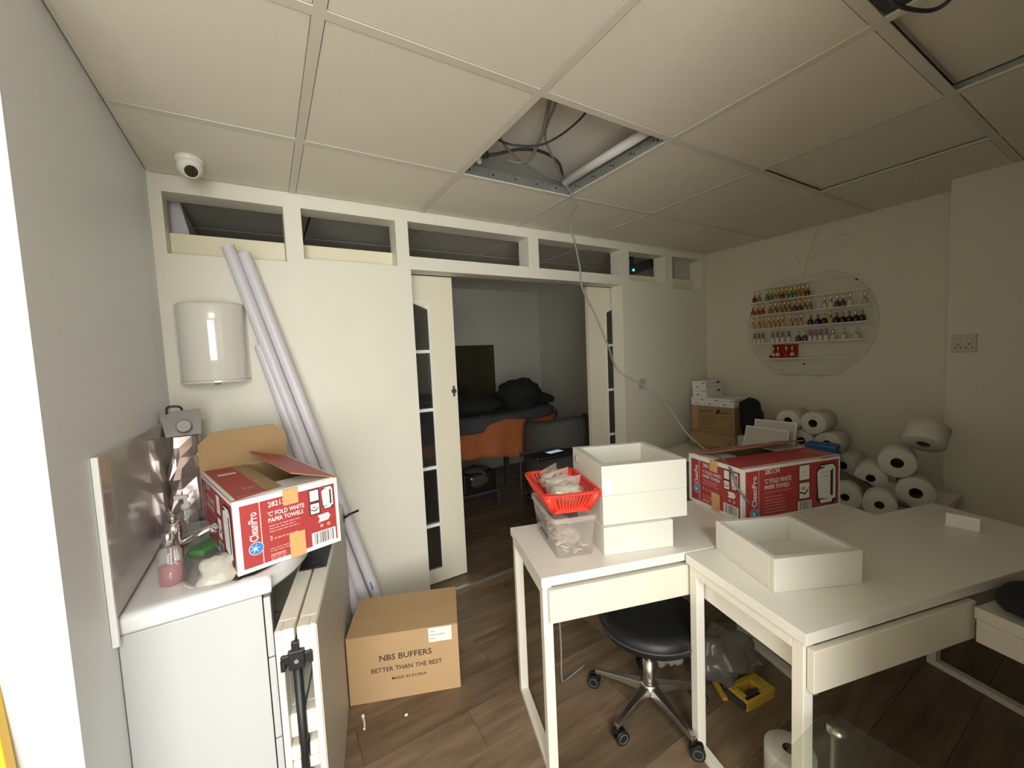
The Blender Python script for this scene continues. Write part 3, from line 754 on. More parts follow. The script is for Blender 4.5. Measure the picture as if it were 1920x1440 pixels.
    icon(p, X(.70), Y(.27), X(.79), Y(.11), 0); icon(p, X(.70), Y(.46), X(.79), Y(.31), 1)
    dispenser(p, X(.815), Y(.44), X(.945), Y(.09))
    p.poly([(X(.765), Y(.61)), (X(.785), Y(.555)), (X(.765), Y(.50)), (X(.875), Y(.49)), (X(.90), Y(.54)), (X(.875), Y(.60))], 'whitep'); p.lay(); p.text('extra thick', X(.80), Y(.565), h*.025, 'redp', X(.07))
    for q in (.80, .875):
        p.disc(X(q), Y(.665), w*.019, 'pinkp')
    barcode(p, X(.69), Y(.955), X(.945), Y(.74))
    p.done('end_print', t)
    # ---- both long faces
    for o, u, n in (((0, L, 0), (0, -1, 0), (-1, 0, 0)), ((Wd, 0, 0), (0, 1, 0), (1, 0, 0))):
        p = Print(frame(o, u, n), mats); w = L
        X = lambda f: f*w
        p.rect(X(.030), Y(.955), X(.985), Y(.06), 'redp'); p.lay(); p.lay()
        p.rect(X(.155), Y(.955), X(.158), Y(.06), 'whitep')
        p.text('CleanPro', X(.135), Y(.74), X(.045), 'whitep', h*0.58, vert=True, bold=0.015)
        star(p, X(.115), Y(.87), w*.042)
        p.text('282134', X(.215), Y(.15), h*.085, 'whitep', X(.145), bold=0.015)
        p.text("'C' FOLD WHITE", X(.213), Y(.33), h*.085, 'whitep', X(.265), bold=0.015)
        p.text('PAPER TOWELS', X(.213), Y(.44), h*.075, 'whitep', X(.245), bold=0.015)
        p.rect(X(.213), Y(.505), X(.48), Y(.495), 'pinkp')
        lines(p, X(.215), Y(.60), 6, X(.22), h*.017, h*.058, seed=8)
        icon(p, X(.562), Y(.37), X(.665), Y(.09), 0); icon(p, X(.562), Y(.73), X(.665), Y(.43), 1)
        barcode(p, X(.545), Y(.985), X(.69), Y(.78))
        dispenser(p, X(.735), Y(.93), X(.955), Y(.11))
        p.done('side_print', t)
    # ---- tape strips over the end
    bm = newbm()
    box(bm, Wd*.44, Wd*.585, -0.0042, -0.0030, Hc*.78, Hc+0.001); fin('tape', bm, 'tape', t); bm = newbm(); box(bm, Wd*.47, Wd*.625, -0.0042, -0.0030, 0.0, Hc*.36)
    fin('tape', bm, 'tape', t)
    # ---- flaps
    FL = Wd*0.49
    def flapmtx(hinge, ang):
        if hinge == 'l': return Matrix.Translation((0, 0, Hc)) @ Matrix.Rotation(-ang, 4, 'Y')
        if hinge == 'r': return Matrix.Translation((Wd, 0, Hc)) @ Matrix.Rotation(ang, 4, 'Y') @ Matrix.Diagonal((-1, 1, 1, 1))
        if hinge == 'n': return Matrix.Translation((0, 0, Hc)) @ Matrix.Rotation(ang, 4, 'X')
        return Matrix.Translation((0, L, Hc)) @ Matrix.Rotation(-ang, 4, 'X') @ Matrix.Diagonal((1, -1, 1, 1))
    for hinge, ang, top in flaps:
        m = flapmtx(hinge, ang); bm = newbm(); le = L if hinge in 'lr' else Wd
        c = 0.0 if hinge in 'lr' else 0.045
        pl = [(0, 0), (FL-c, 0), (FL, c), (FL, le-c), (FL-c, le), (0, le)] if c else [(0, 0.003), (FL, 0.003), (FL, le-0.003), (0, le-0.003)]
        if hinge in 'nf': pl = [(b, a) for a, b in pl]
        if hinge == 'n' : pl = [(0.004, 0.004), (Wd-0.004, 0.004), (Wd-0.004, FL), (0.004, FL)]
        prism(bm, pl, 0.0008, 0.0032, 'z', 0, m); prism(bm, pl, -0.0018, 0.0008, 'z', 1, m)
        f = fin('flap', bm, [top, 'cardin'], t)
        if top == 'redp' and hinge == 'l':
            p = Print(m @ Matrix.Translation((0, 0, 0.0032)), mats+['cardin'])
            p.rect(0.0, 0.004, 0.012, L-0.004, 'whitep')
            p.rect(FL*.66, 0.05, FL*.999, L-0.004, 'cardin'); p.lay()
            lines(p, FL*.12, 0.03, 1, FL*.6, 0.006, .01, seed=11); lines(p, FL*.35, 0.13, 2, FL*.3, 0.010, .018, seed=12)
            p.rect(FL*.22, L*.72, FL*.6, L*.77, 'whitep'); p.rect(FL*.18, L*.80, FL*.62, L*.815, 'greyp'); p.rect(FL*.18, L*.83, FL*.62, L*.835, 'blackp')
            p.done('flap_print', f)
        elif top == 'redp':
            p = Print(m @ Matrix.Translation((0, 0, 0.0032)) , mats)
            e = 0.010
            p.rect(0.0, 0.004, e, L-0.004, 'whitep')
            for k in range(4): p.rect(FL*(.2+.17*k), L*.84, FL*(.22+.17*k), L*.97, 'whitep')
            p.done('flap_print', f)
    return t
carton('open red and white carton resting on the white basin at the left', (0.268, 1.472, 0.8565), R(14.5), 0.315, 0.532, 0.232,
       [('n', R(-3), 'whitep'), ('l', R(-1), 'redp'), ('r', R(19), 'redp'), ('f', R(88), 'cardin')])
carton('red and white carton on the desk behind the stack of white trays', (2.1485, 1.2555, 0.7405), R(-105.3), 0.324, 0.553, 0.232,
       [('n', R(-2), 'whitep'), ('f', R(-2), 'whitep'), ('r', R(0.5), 'redp'), ('l', R(13), 'redp')])

# ------------------------------------------------------------------ folded table, brown box, tubes
ang = -R(12.7)
t = thing('folding_table', 'folded off-white plastic table standing on edge beside the vanity', 'table', (0.454, 1.251, 0), ang)
TH = 0.105; TL = 1.00; HT = 0.76
for nm, a, b in (('table_half', -TH, -TH/2-0.003), ('table_half', -TH/2+0.003, 0.0)):
    bm = newbm()
    s = -1 if a < -0.06 else 1
    # rim with hollow pockets on the near end
    oa, ob = (a, a+0.018) if s < 0 else (b-0.018, b)
    ia, ib = (oa+0.018, b) if s < 0 else (a, oa)
    box(bm, a, b, 0.05, TL, 0.0, 0.50); box(bm, a, b, 0.05, TL, 0.685, HT); box(bm, oa, ob, 0.05, 0.40, 0.50, 0.685); box(bm, a, b, 0.40, TL, 0.50, 0.685)
    box(bm, oa, ob, 0.0, 0.05, 0.0, HT)
    box(bm, ia, ib, 0.0, 0.05, HT-0.075, HT)
    for z0, z1, dpt in ((0.0, 0.05, 0.0), (0.235, 0.262, 0.004), (0.33, 0.365, 0.006), (0.43, 0.50, 0.012)):
        box(bm, ia, ib, dpt, 0.05, z0, z1)
    fin('table_half', bm, 'hdpe', t, 0.004)
    for z in (0.29, 0.395):
        bm = newbm(); xm = (ia+ib)/2+(-0.004 if s < 0 else 0.006); box(bm, xm-0.012, xm+0.012, -0.004, 0.045, z-0.02, z+0.02, bev=0.006); fin('lug', bm, 'hdpe', t)
boxpart('outer_face', 'tside', t, 0.0, 0.0025, 0.004, TL-0.004, 0.004, HT-0.004)
bm = newbm(); tube(bm, [(-TH/2-0.004, 0.012, HT-0.085), (-TH/2-0.002, 0.006, 0.10)], 0.0125, 12); fin('leg_bar', bm, 'black', t)
bm = newbm()
box(bm, -TH/2-0.022, -TH/2+0.020, -0.012, 0.04, HT-0.115, HT-0.06, bev=0.004); box(bm, -TH/2-0.042, -TH/2+0.038, -0.006, 0.012, HT-0.10, HT-0.072, bev=0.004)
box(bm, -TH/2-0.012, -TH/2+0.008, -0.010, 0.04, HT-0.065, HT-0.035, bev=0.003); box(bm, -TH/2-0.042, -TH/2-0.030, -0.008, 0.02, HT-0.115, HT-0.085); box(bm, -TH/2+0.028, -TH/2+0.040, -0.008, 0.02, HT-0.105, HT-0.075)
cyl(bm, (-TH/2, -0.012, HT-0.088), (-TH/2, -0.016, HT-0.088), 0.006, 10, 1)
fin('hinge_bracket', bm, ['black', 'chrome'], t)
bm = newbm(); cyl(bm, (-TH/2-0.003, 0.02, 0.13), (-TH/2-0.003, -0.018, 0.13), 0.026, 14); box(bm, -TH/2-0.03, -TH/2+0.026, -0.012, 0.03, 0.105, 0.122, bev=0.004); fin('latch_knob', bm, 'black', t)
bm = newbm(); box(bm, -TH/2-0.02, -TH/2+0.03, 0.38, 0.47, HT-0.012, HT+0.006); box(bm, -TH/2-0.045, -TH/2+0.045, 0.34, 0.54, HT+0.0005, HT+0.004); fin('carry_handle', bm, 'black', t)
bm = newbm(); tube(bm, [(0.004, 0.98, 0.70), (0.03, 0.99, 0.712), (0.075, 1.0, 0.722)], 0.006, 8); tube(bm, [(0.0, 0.98, 0.70), (0.006, 0.98, 0.70)], 0.02, 10); fin('locking_arm', bm, 'black', t)

t = thing('brown_carton', 'sealed brown carton with black lettering on the floor by the tubes', 'box', (0.592, 1.828, 0), -R(21.7))
bw, bd, bh = 0.480, 0.300, 0.305
bm = newbm(); box(bm, 0, bw, 0, bd, 0, bh-0.004); fin('carton_body', bm, 'card', t, 0.002)
for (a, b) in ((0.0, bd/2-0.0015), (bd/2+0.0015, bd)):
    boxpart('flap', 'card', t, 0.0, bw, a, b, bh-0.0035, bh, bevel=0.001)
boxpart('tape', 'tape', t, -0.0006, bw+0.0006, bd/2-0.022, bd/2+0.022, bh+0.0002, bh+0.0006)
t.children[-1].data.materials[0] = M['card']
p = Print(frame((0, 0, 0), (1, 0, 0), (0, -1, 0)), ['inkp', 'whitep', 'greyp'])
p.text('NBS BUFFERS', 0.135, bh*.60, 0.026, 'inkp', 0.225, bold=0.014)
p.text('BETTER THAN THE BEST', 0.098, bh*.435, 0.020, 'inkp', 0.305, bold=0.012)
p.text('MADE IN KOREA', 0.182, bh*.295, 0.013, 'inkp', 0.150, bold=0.01)
p.done('lettering', t)
p = Print(frame((0, 0, 0), (1, 0, 0), (0, -1, 0)), ['inkp', 'whitep', 'greyp'])
p.rect(0.350, bh*.77, 0.452, bh*.985, 'whitep'); p.lay()
for k, w in enumerate((0.02, 0.065, 0.022)): p.rect(0.358, bh*(.925-.055*k), 0.358+w, bh*(.937-.055*k), 'greyp')
p.done('paper_label', t)

def leaning(label, top, low):
    top, low = Vector(top), Vector(low); d = low-top
    bot = top+d*((top.z-0.012)/(top.z-low.z))
    bm = newbm(); rr = 0.0275; s = 20; u, v = basis(d)
    tube(bm, [top, bot], rr, s, cap=False)
    R0 = tube(bm, [top, top+d.normalized()*0.05], rr-0.003, s, 1, cap=False)
    o = fin('plastic_tube', bm, ['tube', 'greyp'])
    return tag(o, label, 'tube', 'leaning tubes')
leaning('longest left lilac grey tube leaning on the partition beside the dispenser', (0.276, 2.352, 2.066), (0.745, 2.255, 0.24))
o = leaning('right lilac grey tube of the leaning bundle, with a blue mark low down', (0.338, 2.352, 2.040), (0.812, 2.255, 0.225))
bm = newbm(); 
d = Vector((0.812-0.338, 2.255-2.352, 0.225-2.040)); pp = Vector((0.338, 2.352, 2.040))+d*0.965
tube(bm, [pp-d*0.012+Vector((-0.008, -0.0262, -0.001)), pp+d*0.012+Vector((-0.008, -0.0262, -0.001))], 0.004, 6); m = fin('blue_mark', bm, 'bluep', o); m['label'] = 'blue mark'
leaning('shortest lilac grey tube tucked behind the folded table', (0.372, 2.345, 1.60), (0.690, 2.262, 0.24))

# ------------------------------------------------------------------ desks
def desk(label, loc, rotz, L, D, drawer=None, group='white desks in a row', hz=0.74, leftcase=True):
    t = thing('white_desk', label, 'desk', loc, rotz, None)
    s = 0.034; tt = 0.032
    bm = newbm(); box(bm, 0, L, 0, D, hz-tt, hz); fin('desk_top', bm, 'white', t, 0.0015)
    zt = hz-tt-0.0006
    for x0 in (0.006, L-s-0.006):
        fr = boxpart('leg_frame', 'frame', t, x0, x0+s, 0.012+s, D-0.012-s, zt-s, zt, bevel=0.002)
        boxpart('floor_bar', 'frame', fr, x0, x0+s, 0.012+s, D-0.012-s, 0.0, s*0.75, bevel=0.002)
        for y0 in (0.012, D-0.012-s):
            boxpart('leg', 'frame', t, x0, x0+s, y0, y0+s, 0.0, zt, bevel=0.002)
    c0 = s+0.012
    bm = newbm(); box(bm, c0, L-c0, 0.03, D-0.02, hz-0.155, zt); fin('drawer_case', bm, 'white', t, 0.001)
    if drawer:
        a, b = drawer
        d = boxpart('drawer', 'drawer', t, a, b, -0.012, 0.008, hz-0.158, hz-tt-0.010, bevel=0.002)
    return t
desk('long white desk at the left holding the red basket and the stack of trays', (1.126, 1.093, 0), -R(17.0), 1.215, 0.433, (0.022, 0.60))
desk('white desk under the right half of the red and white carton', (2.298, 0.742, 0), -R(15.3), 0.30, 0.42)
desk('long white desk in the right foreground carrying a single tray and a blank card', (1.528, 0.479, 0), -R(15.3), 1.33, 0.455, (0.012, 0.652))

def trayobj(label, loc, rotz, w, d, h, t=0.022, floor_z=0.02, up=True, group=None):
    o = thing('white_tray', label, 'tray', loc, rotz, group)
    for nm, dm in (('side_panel', (0, w, 0, t, 0, h)), ('side_panel', (0, w, d-t, d, 0, h)), ('side_panel', (0, t, t+0.0003, d-t-0.0003, 0, h)), ('side_panel', (w-t, w, t+0.0003, d-t-0.0003, 0, h))):
        boxpart(nm, 'tray', o, *dm, bevel=0.002)
    boxpart('base_panel', 'tray', o, t+0.0004, w-t-0.0004, t+0.0004, d-t-0.0004, floor_z-0.012, floor_z, bevel=0.001)
    return o
bt_ = trayobj('small square white tray upside down at the bottom of the stack of three', (1.404, 1.082, 0.7402), -R(20.7), 0.280, 0.285, 0.105, 0.022, 0.1045)
trayobj('middle white tray of the stack of three', (1.4185, 1.098, 0.8455), -R(21.3), 0.343, 0.334, 0.111)
tt_ = trayobj('topmost white tray of the stack, with peeled paint on its corner', (1.418, 1.099, 0.9567), -R(21.6), 0.3435, 0.340, 0.113, 0.030, 0.035)
rnd = random.Random(5)
def blob(bm, c, r, e, n, mtx, seed, z):
    pts = []
    for k in range(n):
        a = 2*math.pi*k/n; q = 1+0.45*noise.noise(Vector((math.cos(a)*1.6+seed, math.sin(a)*1.6, seed)))
        pts.append((c[0]+r*q*math.cos(a), c[1]+r*e*q*math.sin(a)))
    f = bm.faces.new([bm.verts.new(mtx @ Vector((x, y, z))) for x, y in pts])
fm = frame((0, 0, 0), (1, 0, 0), (0, -1, 0))
bm = newbm(); blob(bm, (0.05, 0.082), 0.04, 0.55, 28, fm, 1.3, 0.0006); fin('peeled_patch', bm, 'scuff', tt_)
bm = newbm(); blob(bm, (0.024, 0.040), 0.020, 1.7, 24, fm, 4.1, 0.0010); fin('filler_patch', bm, 'filler', tt_); bm = newbm(); blob(bm, (0.105, 0.085), 0.011, 0.7, 20, fm, 7.7, 0.0010); fin('filler_patch', bm, 'filler', tt_)
bm = newbm(); cyl(bm, (-0.0003, 0.285, 0.072), (-0.006, 0.285, 0.072), 0.017, 18); fin('grommet', bm, 'greyp', tt_)
trayobj('single white tray on the desk at the right', (1.650, 0.616, 0.7402), -R(25.3), 0.294, 0.294, 0.107, 0.02)

# ------------------------------------------------------------------ clear container and red basket
def tub(bm, w0, d0, w1, d1, h, t=0.002, nx=1, seg=6, rc=0.015, bottom=True):
    def rr(w, d, z, ins):
        pts = []; r = rc
        for cx, cy, a0 in ((w/2-r, d/2-r, 0), (-w/2+r, d/2-r, 90), (-w/2+r, -d/2+r, 180), (w/2-r, -d/2+r, 270)):
            for k in range(seg+1):
                a = R(a0+90*k/seg); pts.append(bm.verts.new((cx+(r-ins)*math.cos(a), cy+(r-ins)*math.sin(a), z)))
        return pts
    A = rr(w0, d0, 0, 0); B = rr(w1, d1, h, 0); C_ = rr(w1, d1, h, t); D_ = rr(w0, d0, t, t); n = len(A)
    for P, Q in ((A, B), (B, C_), (C_, D_)):
        for k in range(n):
            f = bm.faces.new((P[k], P[(k+1) % n], Q[(k+1) % n], Q[k])); f.smooth = True
    if bottom: bm.faces.new(A[::-1]); bm.faces.new(D_)
def lump(bm, c, sx, sy, sz, seed, amp=0.35, fq=2.2, seg=18, rings=10, mi=0):
    vs = []; grid = []
    for i in range(rings+1):
        th = math.pi*i/rings; rg = []
        for k in range(seg):
            ph = 2*math.pi*k/seg
            d = Vector((math.sin(th)*math.cos(ph), math.sin(th)*math.sin(ph), math.cos(th)))
            q = 1+amp*noise.noise(d*fq+Vector((seed, seed*1.7, seed*.3)))+amp*.5*noise.noise(d*fq*2.7+Vector((seed, 0, seed)))
            rg.append(bm.verts.new((c[0]+d.x*sx*q, c[1]+d.y*sy*q, c[2]+d.z*sz*q)))
        grid.append(rg)
    for a, b in zip(grid, grid[1:]):
        for k in range(seg):
            f = bm.faces.new((a[k], a[(k+1) % seg], b[(k+1) % seg], b[k])); f.material_index = mi; f.smooth = True
    bmesh.ops.remove_doubles(bm, verts=grid[0]+grid[-1], dist=1e-5)
cx0, cy0 = 1.361, 1.272
t = thing('clear_container', 'clear plastic food container on the left desk, holding bags of nail tips', 'container', (cx0, cy0, 0.7404), -R(19))
bm = newbm(); tub(bm, 0.140, 0.275, 0.168, 0.305, 0.155); fin('container_body', bm, 'clearp', t)
bm = newbm()
def ringtub(bm, w, d, z, hh, tk, rc=0.018): 
    for z0, z1 in ((z, z+hh),):
        A = []
        for r_, zz in ((0, z0), (0, z1), (tk, z1), (tk, z0)):
            pts = []
            for cx, cy, a0 in ((w/2-rc, d/2-rc, 0), (-w/2+rc, d/2-rc, 90), (-w/2+rc, -d/2+rc, 180), (w/2-rc, -d/2+rc, 270)):
                for k in range(7):
                    a = R(a0+90*k/6); pts.append(bm.verts.new((cx+(rc-r_)*math.cos(a), cy+(rc-r_)*math.sin(a), zz)))
            A.append(pts)
        n = len(A[0])
        for i in range(4):
            P, Q = A[i], A[(i+1) % 4]
            for k in range(n): bm.faces.new((P[k], P[(k+1) % n], Q[(k+1) % n], Q[k]))
ringtub(bm, 0.178, 0.315, 0.138, 0.018, 0.005); fin('rim', bm, 'clearp', t)
bm = newbm(); box(bm, -0.0735, -0.0725, -0.03, 0.075, 0.03, 0.09); fin('side_sticker', bm, 'dark', t)
bm = newbm(); lump(bm, (0, -0.06, 0.048), 0.045, 0.06, 0.035, 2.0); lump(bm, (0.01, 0.06, 0.045), 0.045, 0.06, 0.035, 5.0)
o = tag(fin('bag_of_tips', bm, 'bagp'), 'clear bags of ivory nail tips inside the clear container', 'bag'); o.location = (cx0, cy0, 0.7425); o.rotation_euler = (0, 0, -R(19))
bm = newbm()
for k in range(70):
    x, yv, z = rnd.uniform(-0.05, 0.05), rnd.uniform(-0.12, 0.12), 0.008+0.062*rnd.random()**1.5
    m = Matrix.Translation((x, yv, z)) @ Matrix.Rotation(rnd.uniform(0, 6), 4, 'Z') @ Matrix.Rotation(rnd.uniform(-.6, .6), 4, 'X')
    box(bm, -0.014, 0.014, -0.005, 0.005, -0.0015, 0.0015, 0, m)
o2 = fin('nail_tips', bm, 'tips', o); o2['kind'] = 'stuff'
bx, by, bz = 1.372, 1.292, 0.8972
t = thing('red_basket', 'red slotted plastic basket of clear bags sitting in the clear container', 'basket', (bx, by, bz), -R(20))
w0, d0, w1, d1, h = 0.150, 0.262, 0.212, 0.322, 0.082
bm = newbm(); ringtub(bm, w1+0.012, d1+0.012, h-0.008, 0.009, 0.012, 0.025); fin('rim', bm, 'red', t, 0.001)
bm = newbm(); ringtub(bm, w0+0.004, d0+0.004, 0.0, 0.014, 0.004, 0.02); box(bm, -w0/2+0.003, w0/2-0.003, -d0/2+0.003, d0/2-0.003, 0.0, 0.003); fin('base', bm, 'red', t)
def side(n_, axis, s):
    for k in range(n_+1):
        f = -0.5+k/n_
        if axis == 'y':
            b0 = Vector((f*(w0-0.03), s*d0/2, 0.012)); b1 = Vector((f*(w1-0.03), s*d1/2, h-0.006))
            u = Vector((0.0042 if 0 < k < n_ else 0.012, 0, 0)); nrm = Vector((0, s*0.0025, 0))
        else:
            b0 = Vector((s*w0/2, f*(d0-0.03), 0.012)); b1 = Vector((s*w1/2, f*(d1-0.03), h-0.006))
            u = Vector((0, 0.0042 if 0 < k < n_ else 0.012, 0)); nrm = Vector((s*0.0025, 0, 0))
        bm = newbm()
        P = [b0-u, b0+u, b1+u, b1-u]; A = [bm.verts.new(q) for q in P]; B = [bm.verts.new(q+nrm) for q in P]
        bm.faces.new(A[::-1]); bm.faces.new(B)
        for i in range(4): bm.faces.new((A[i], A[(i+1) % 4], B[(i+1) % 4], B[i]))
        fin('slat', bm, 'red', t)
side(12, 'y', -1); side(12, 'y', 1); side(16, 'x', -1); side(16, 'x', 1)
for px_ in (-1, 1):
    for py_ in (-1, 1):
        bm = newbm(); tube(bm, [(px_*(w0/2-0.006), py_*(d0/2-0.006), 0.01), (px_*(w1/2-0.008), py_*(d1/2-0.008), h-0.004)], [0.013, 0.016], 10); fin('corner_post', bm, 'red', t)
labs = ['front', 'middle', 'back']
for k, (yy, zz, s) in enumerate(((-0.085, 0.060, 1), (0.0, 0.066, 2), (0.085, 0.060, 3))):
    bm = newbm(); lump(bm, (0, 0, 0), 0.066, 0.056, 0.040, 3.0+s*2.1, 0.4, 2.6, 20, 12)
    # flat sealed flange sticking up
    V = [bm.verts.new(v) for v in ((-0.05, 0.03, 0.0), (0.055, 0.025, 0.0), (0.075, 0.045, 0.052), (-0.03, 0.05, 0.036))]; bm.faces.new(V)
    o = tag(fin('plastic_bag', bm, 'bagp'), 'clear zip bag of ivory nail tips at the %s of the red basket' % labs[k], 'bag', 'bags in the red basket')
    m = Matrix.Rotation(-R(20), 3, 'Z') @ Vector((0, yy, 0))
    o.location = (bx+m.x, by+m.y, bz+zz); o.rotation_euler = (0, 0, -R(20)+0.3*k)
    bm = newbm()
    for q in range(34):
        mm = Matrix.Translation((rnd.uniform(-.042, .042), rnd.uniform(-.035, .035), rnd.uniform(-.018, .022))) @ Matrix.Rotation(rnd.uniform(0, 6), 4, 'Z') @ Matrix.Rotation(rnd.uniform(-.7, .7), 4, 'X')
        box(bm, -0.013, 0.013, -0.005, 0.005, -0.0015, 0.0015, 0, mm)
    f = fin('nail_tips', bm, 'tips', o); f['kind'] = 'stuff'

# ------------------------------------------------------------------ stool
sx, sy = 1.655, 1.105
t = thing('rolling_stool', 'black round stool on a five-armed metal wheeled base under the desk', 'stool', (sx, sy, 0))
bm = newbm(); lathe(bm, [(0, 0.315), (0.18, 0.315), (0.203, 0.322), (0.214, 0.34), (0.215, 0.367), (0.204, 0.385), (0.17, 0.394), (0, 0.397)], 40); st = fin('seat', bm, 'vinyl', t); st.location = (0.012, 0, 0.028); st.scale = (0.95, 0.95, 1)
bm = newbm(); ringp = [(0.2155*math.cos(2*math.pi*k/48), 0.2155*math.sin(2*math.pi*k/48), 0.354) for k in range(49)]; tube(bm, ringp, 0.004, 6); st = fin('piping', bm, 'dark', t); st.location = (0.012, 0, 0.028); st.scale = (0.95, 0.95, 1)
bm = newbm(); cyl(bm, (0, 0, 0.10), (0, 0, 0.342), 0.016, 16); cyl(bm, (0, 0, 0.10), (0, 0, 0.22), 0.025, 18); cyl(bm, (0, 0, 0.045), (0, 0, 0.075), 0.014, 14); fin('gas_lift', bm, 'brushed', t)
bm = newbm(); lathe(bm, [(0, 0.073), (0.034, 0.073), (0.042, 0.085), (0.036, 0.115), (0.027, 0.12), (0, 0.12)], 24); fin('hub', bm, 'brushed', t)
for k in range(5):
    a = R(185+72*k+4); c, s = math.cos(a), math.sin(a)
    m = Matrix.Rotation(a, 4, 'Z')
    bm = newbm()
    sec = [(0.03, 0.024, 0.078, 0.112), (0.12, 0.017, 0.076, 0.098), (0.235, 0.012, 0.066, 0.080)]
    rg = []
    for (x, hw, z0, z1) in sec: rg.append([bm.verts.new(m @ Vector(q)) for q in ((x, -hw, z0), (x, hw, z0), (x, hw*0.7, z1), (x, -hw*0.7, z1))])
    for A, B in zip(rg, rg[1:]):
        for i in range(4): bm.faces.new((A[i], A[(i+1) % 4], B[(i+1) % 4], B[i]))
    bm.faces.new(rg[0][::-1]); bm.faces.new(rg[-1])
    fin('base_arm', bm, 'brushed', t, 0.003)
    bm = newbm(); o = Vector((c*0.228, s*0.228, 0)); cyl(bm, o+Vector((0, 0, 0.05)), o+Vector((0, 0, 0.07)), 0.008, 10)
    ta = a+R([70, -35, 100, 20, -80][k]); ax = Vector((math.cos(ta), math.sin(ta), 0)); cc = o+Vector((-ax.y, ax.x, 0))*0.014+Vector((0, 0, 0.027))
    for sgn in (-1, 1): cyl(bm, cc+ax*sgn*0.007, cc+ax*sgn*0.021, 0.0268, 18)
    cyl(bm, cc-ax*0.008, cc+ax*0.008, 0.012, 12); box(bm, o.x-0.008, o.x+0.008, o.y-0.008, o.y+0.008, 0.038, 0.056)
    cst = fin('caster', bm, 'black', t)
    bm = newbm()
    for sgn in (-1, 1):
        rr = [cc+ax*sgn*0.0215+(Vector((-ax.y, ax.x, 0))*math.cos(2*math.pi*q/16)+Vector((0, 0, 1))*math.sin(2*math.pi*q/16))*0.017 for q in range(17)]
        tube(bm, rr, 0.0025, 5)
    fin('wheel_ring', bm, 'rubber', cst)

# ------------------------------------------------------------------ things on the floor
bm = newbm()
lump(bm, (0, 0, 0.105), 0.15, 0.11, 0.10, 11.0, 0.5, 2.4, 26, 14)
o = tag(fin('plastic_bag', bm, 'bagd'), 'crumpled clear plastic bag on the floor under the right desk', 'bag'); o.location = (2.06, 1.03, 0.0)
bm = newbm(); lump(bm, (0, 0, 0.09), 0.13, 0.10, 0.09, 17.0, 0.5, 2.4, 24, 12)
o = tag(fin('plastic_bag', bm, 'bagd'), 'crumpled grey plastic bag on the floor behind the stool', 'bag'); o.location = (2.17, 1.38, 0.0)
bm = newbm(); lump(bm, (0, 0, 0.06), 0.09, 0.06, 0.055, 21.0, 0.5, 2.4, 20, 12)
o = tag(fin('paper_scrap', bm, 'cloth'), 'pale crumpled scrap on the floor behind the stool base', 'scrap'); o.location = (1.93, 1.22, 0.0)
t = thing('yellow_tool', 'yellow plastic handled tool lying on the floor beside the plastic bag', 'tool', (2.05, 0.905, 0.0), R(-8))
bm = newbm()
for (a, b, c, d) in ((-0.085, 0.085, -0.05, -0.026), (-0.085, 0.085, 0.026, 0.05), (-0.085, -0.055, -0.026, 0.026), (0.03, 0.085, -0.026, 0.026)): box(bm, a, b, c, d, 0.0, 0.045, bev=0.005)
fin('body', bm, 'yellow', t)
bm = newbm(); box(bm, -0.10, -0.084, -0.046, 0.046, 0.012, 0.034, bev=0.003); fin('blade_holder', bm, 'dark', t); boxpart('clip', 'dark', t, -0.02, 0.0295, -0.0255, 0.0, 0.01, 0.03)
bm = newbm(); box(bm, -0.078, 0.0, -0.044, -0.032, 0.0451, 0.049, bev=0.001); fin('slot', bm, 'black', t)
t = thing('nail_file', 'yellow black tipped nail file on the floor beside the stool', 'file', (1.975, 1.005, 0.0), R(58))
bm = newbm(); box(bm, -0.065, 0.03, -0.011, 0.011, 0.0, 0.012, bev=0.002); fin('blade', bm, 'yellow', t)
bm = newbm(); box(bm, 0.03, 0.085, -0.014, 0.014, 0.0, 0.02, bev=0.004); fin('grip', bm, 'black', t)
bm = newbm(); tube(bm, spline([(0.628, 1.739, 0.006), (0.626, 1.70, 0.005), (0.620, 1.672, 0.006)], 6), 0.0045, 8); cyl(bm, (0.628, 1.745, 0.007), (0.628, 1.732, 0.007), 0.0065, 8)
tag(fin('cotton_bud', bm, 'whitep'), 'small white stick on the floor in front of the brown carton', 'stick')
bm = newbm(); lump(bm, (0, 0, 0.005), 0.008, 0.006, 0.005, 2.0, 0.3, 2, 10, 6)
o = tag(fin('crumb', bm, 'whitep'), 'tiny white crumb on the floor in front of the brown carton', 'crumb'); o.location = (0.784, 1.643, 0)
cable('floor_cable', 'thin grey cable hanging under the left desk to the floor', [(1.42, 1.43, 0.71), (1.43, 1.42, 0.45), (1.425, 1.40, 0.20), (1.415, 1.39, 0.05), (1.45, 1.41, 0.006), (1.58, 1.43, 0.006)], 0.004, 'cable')

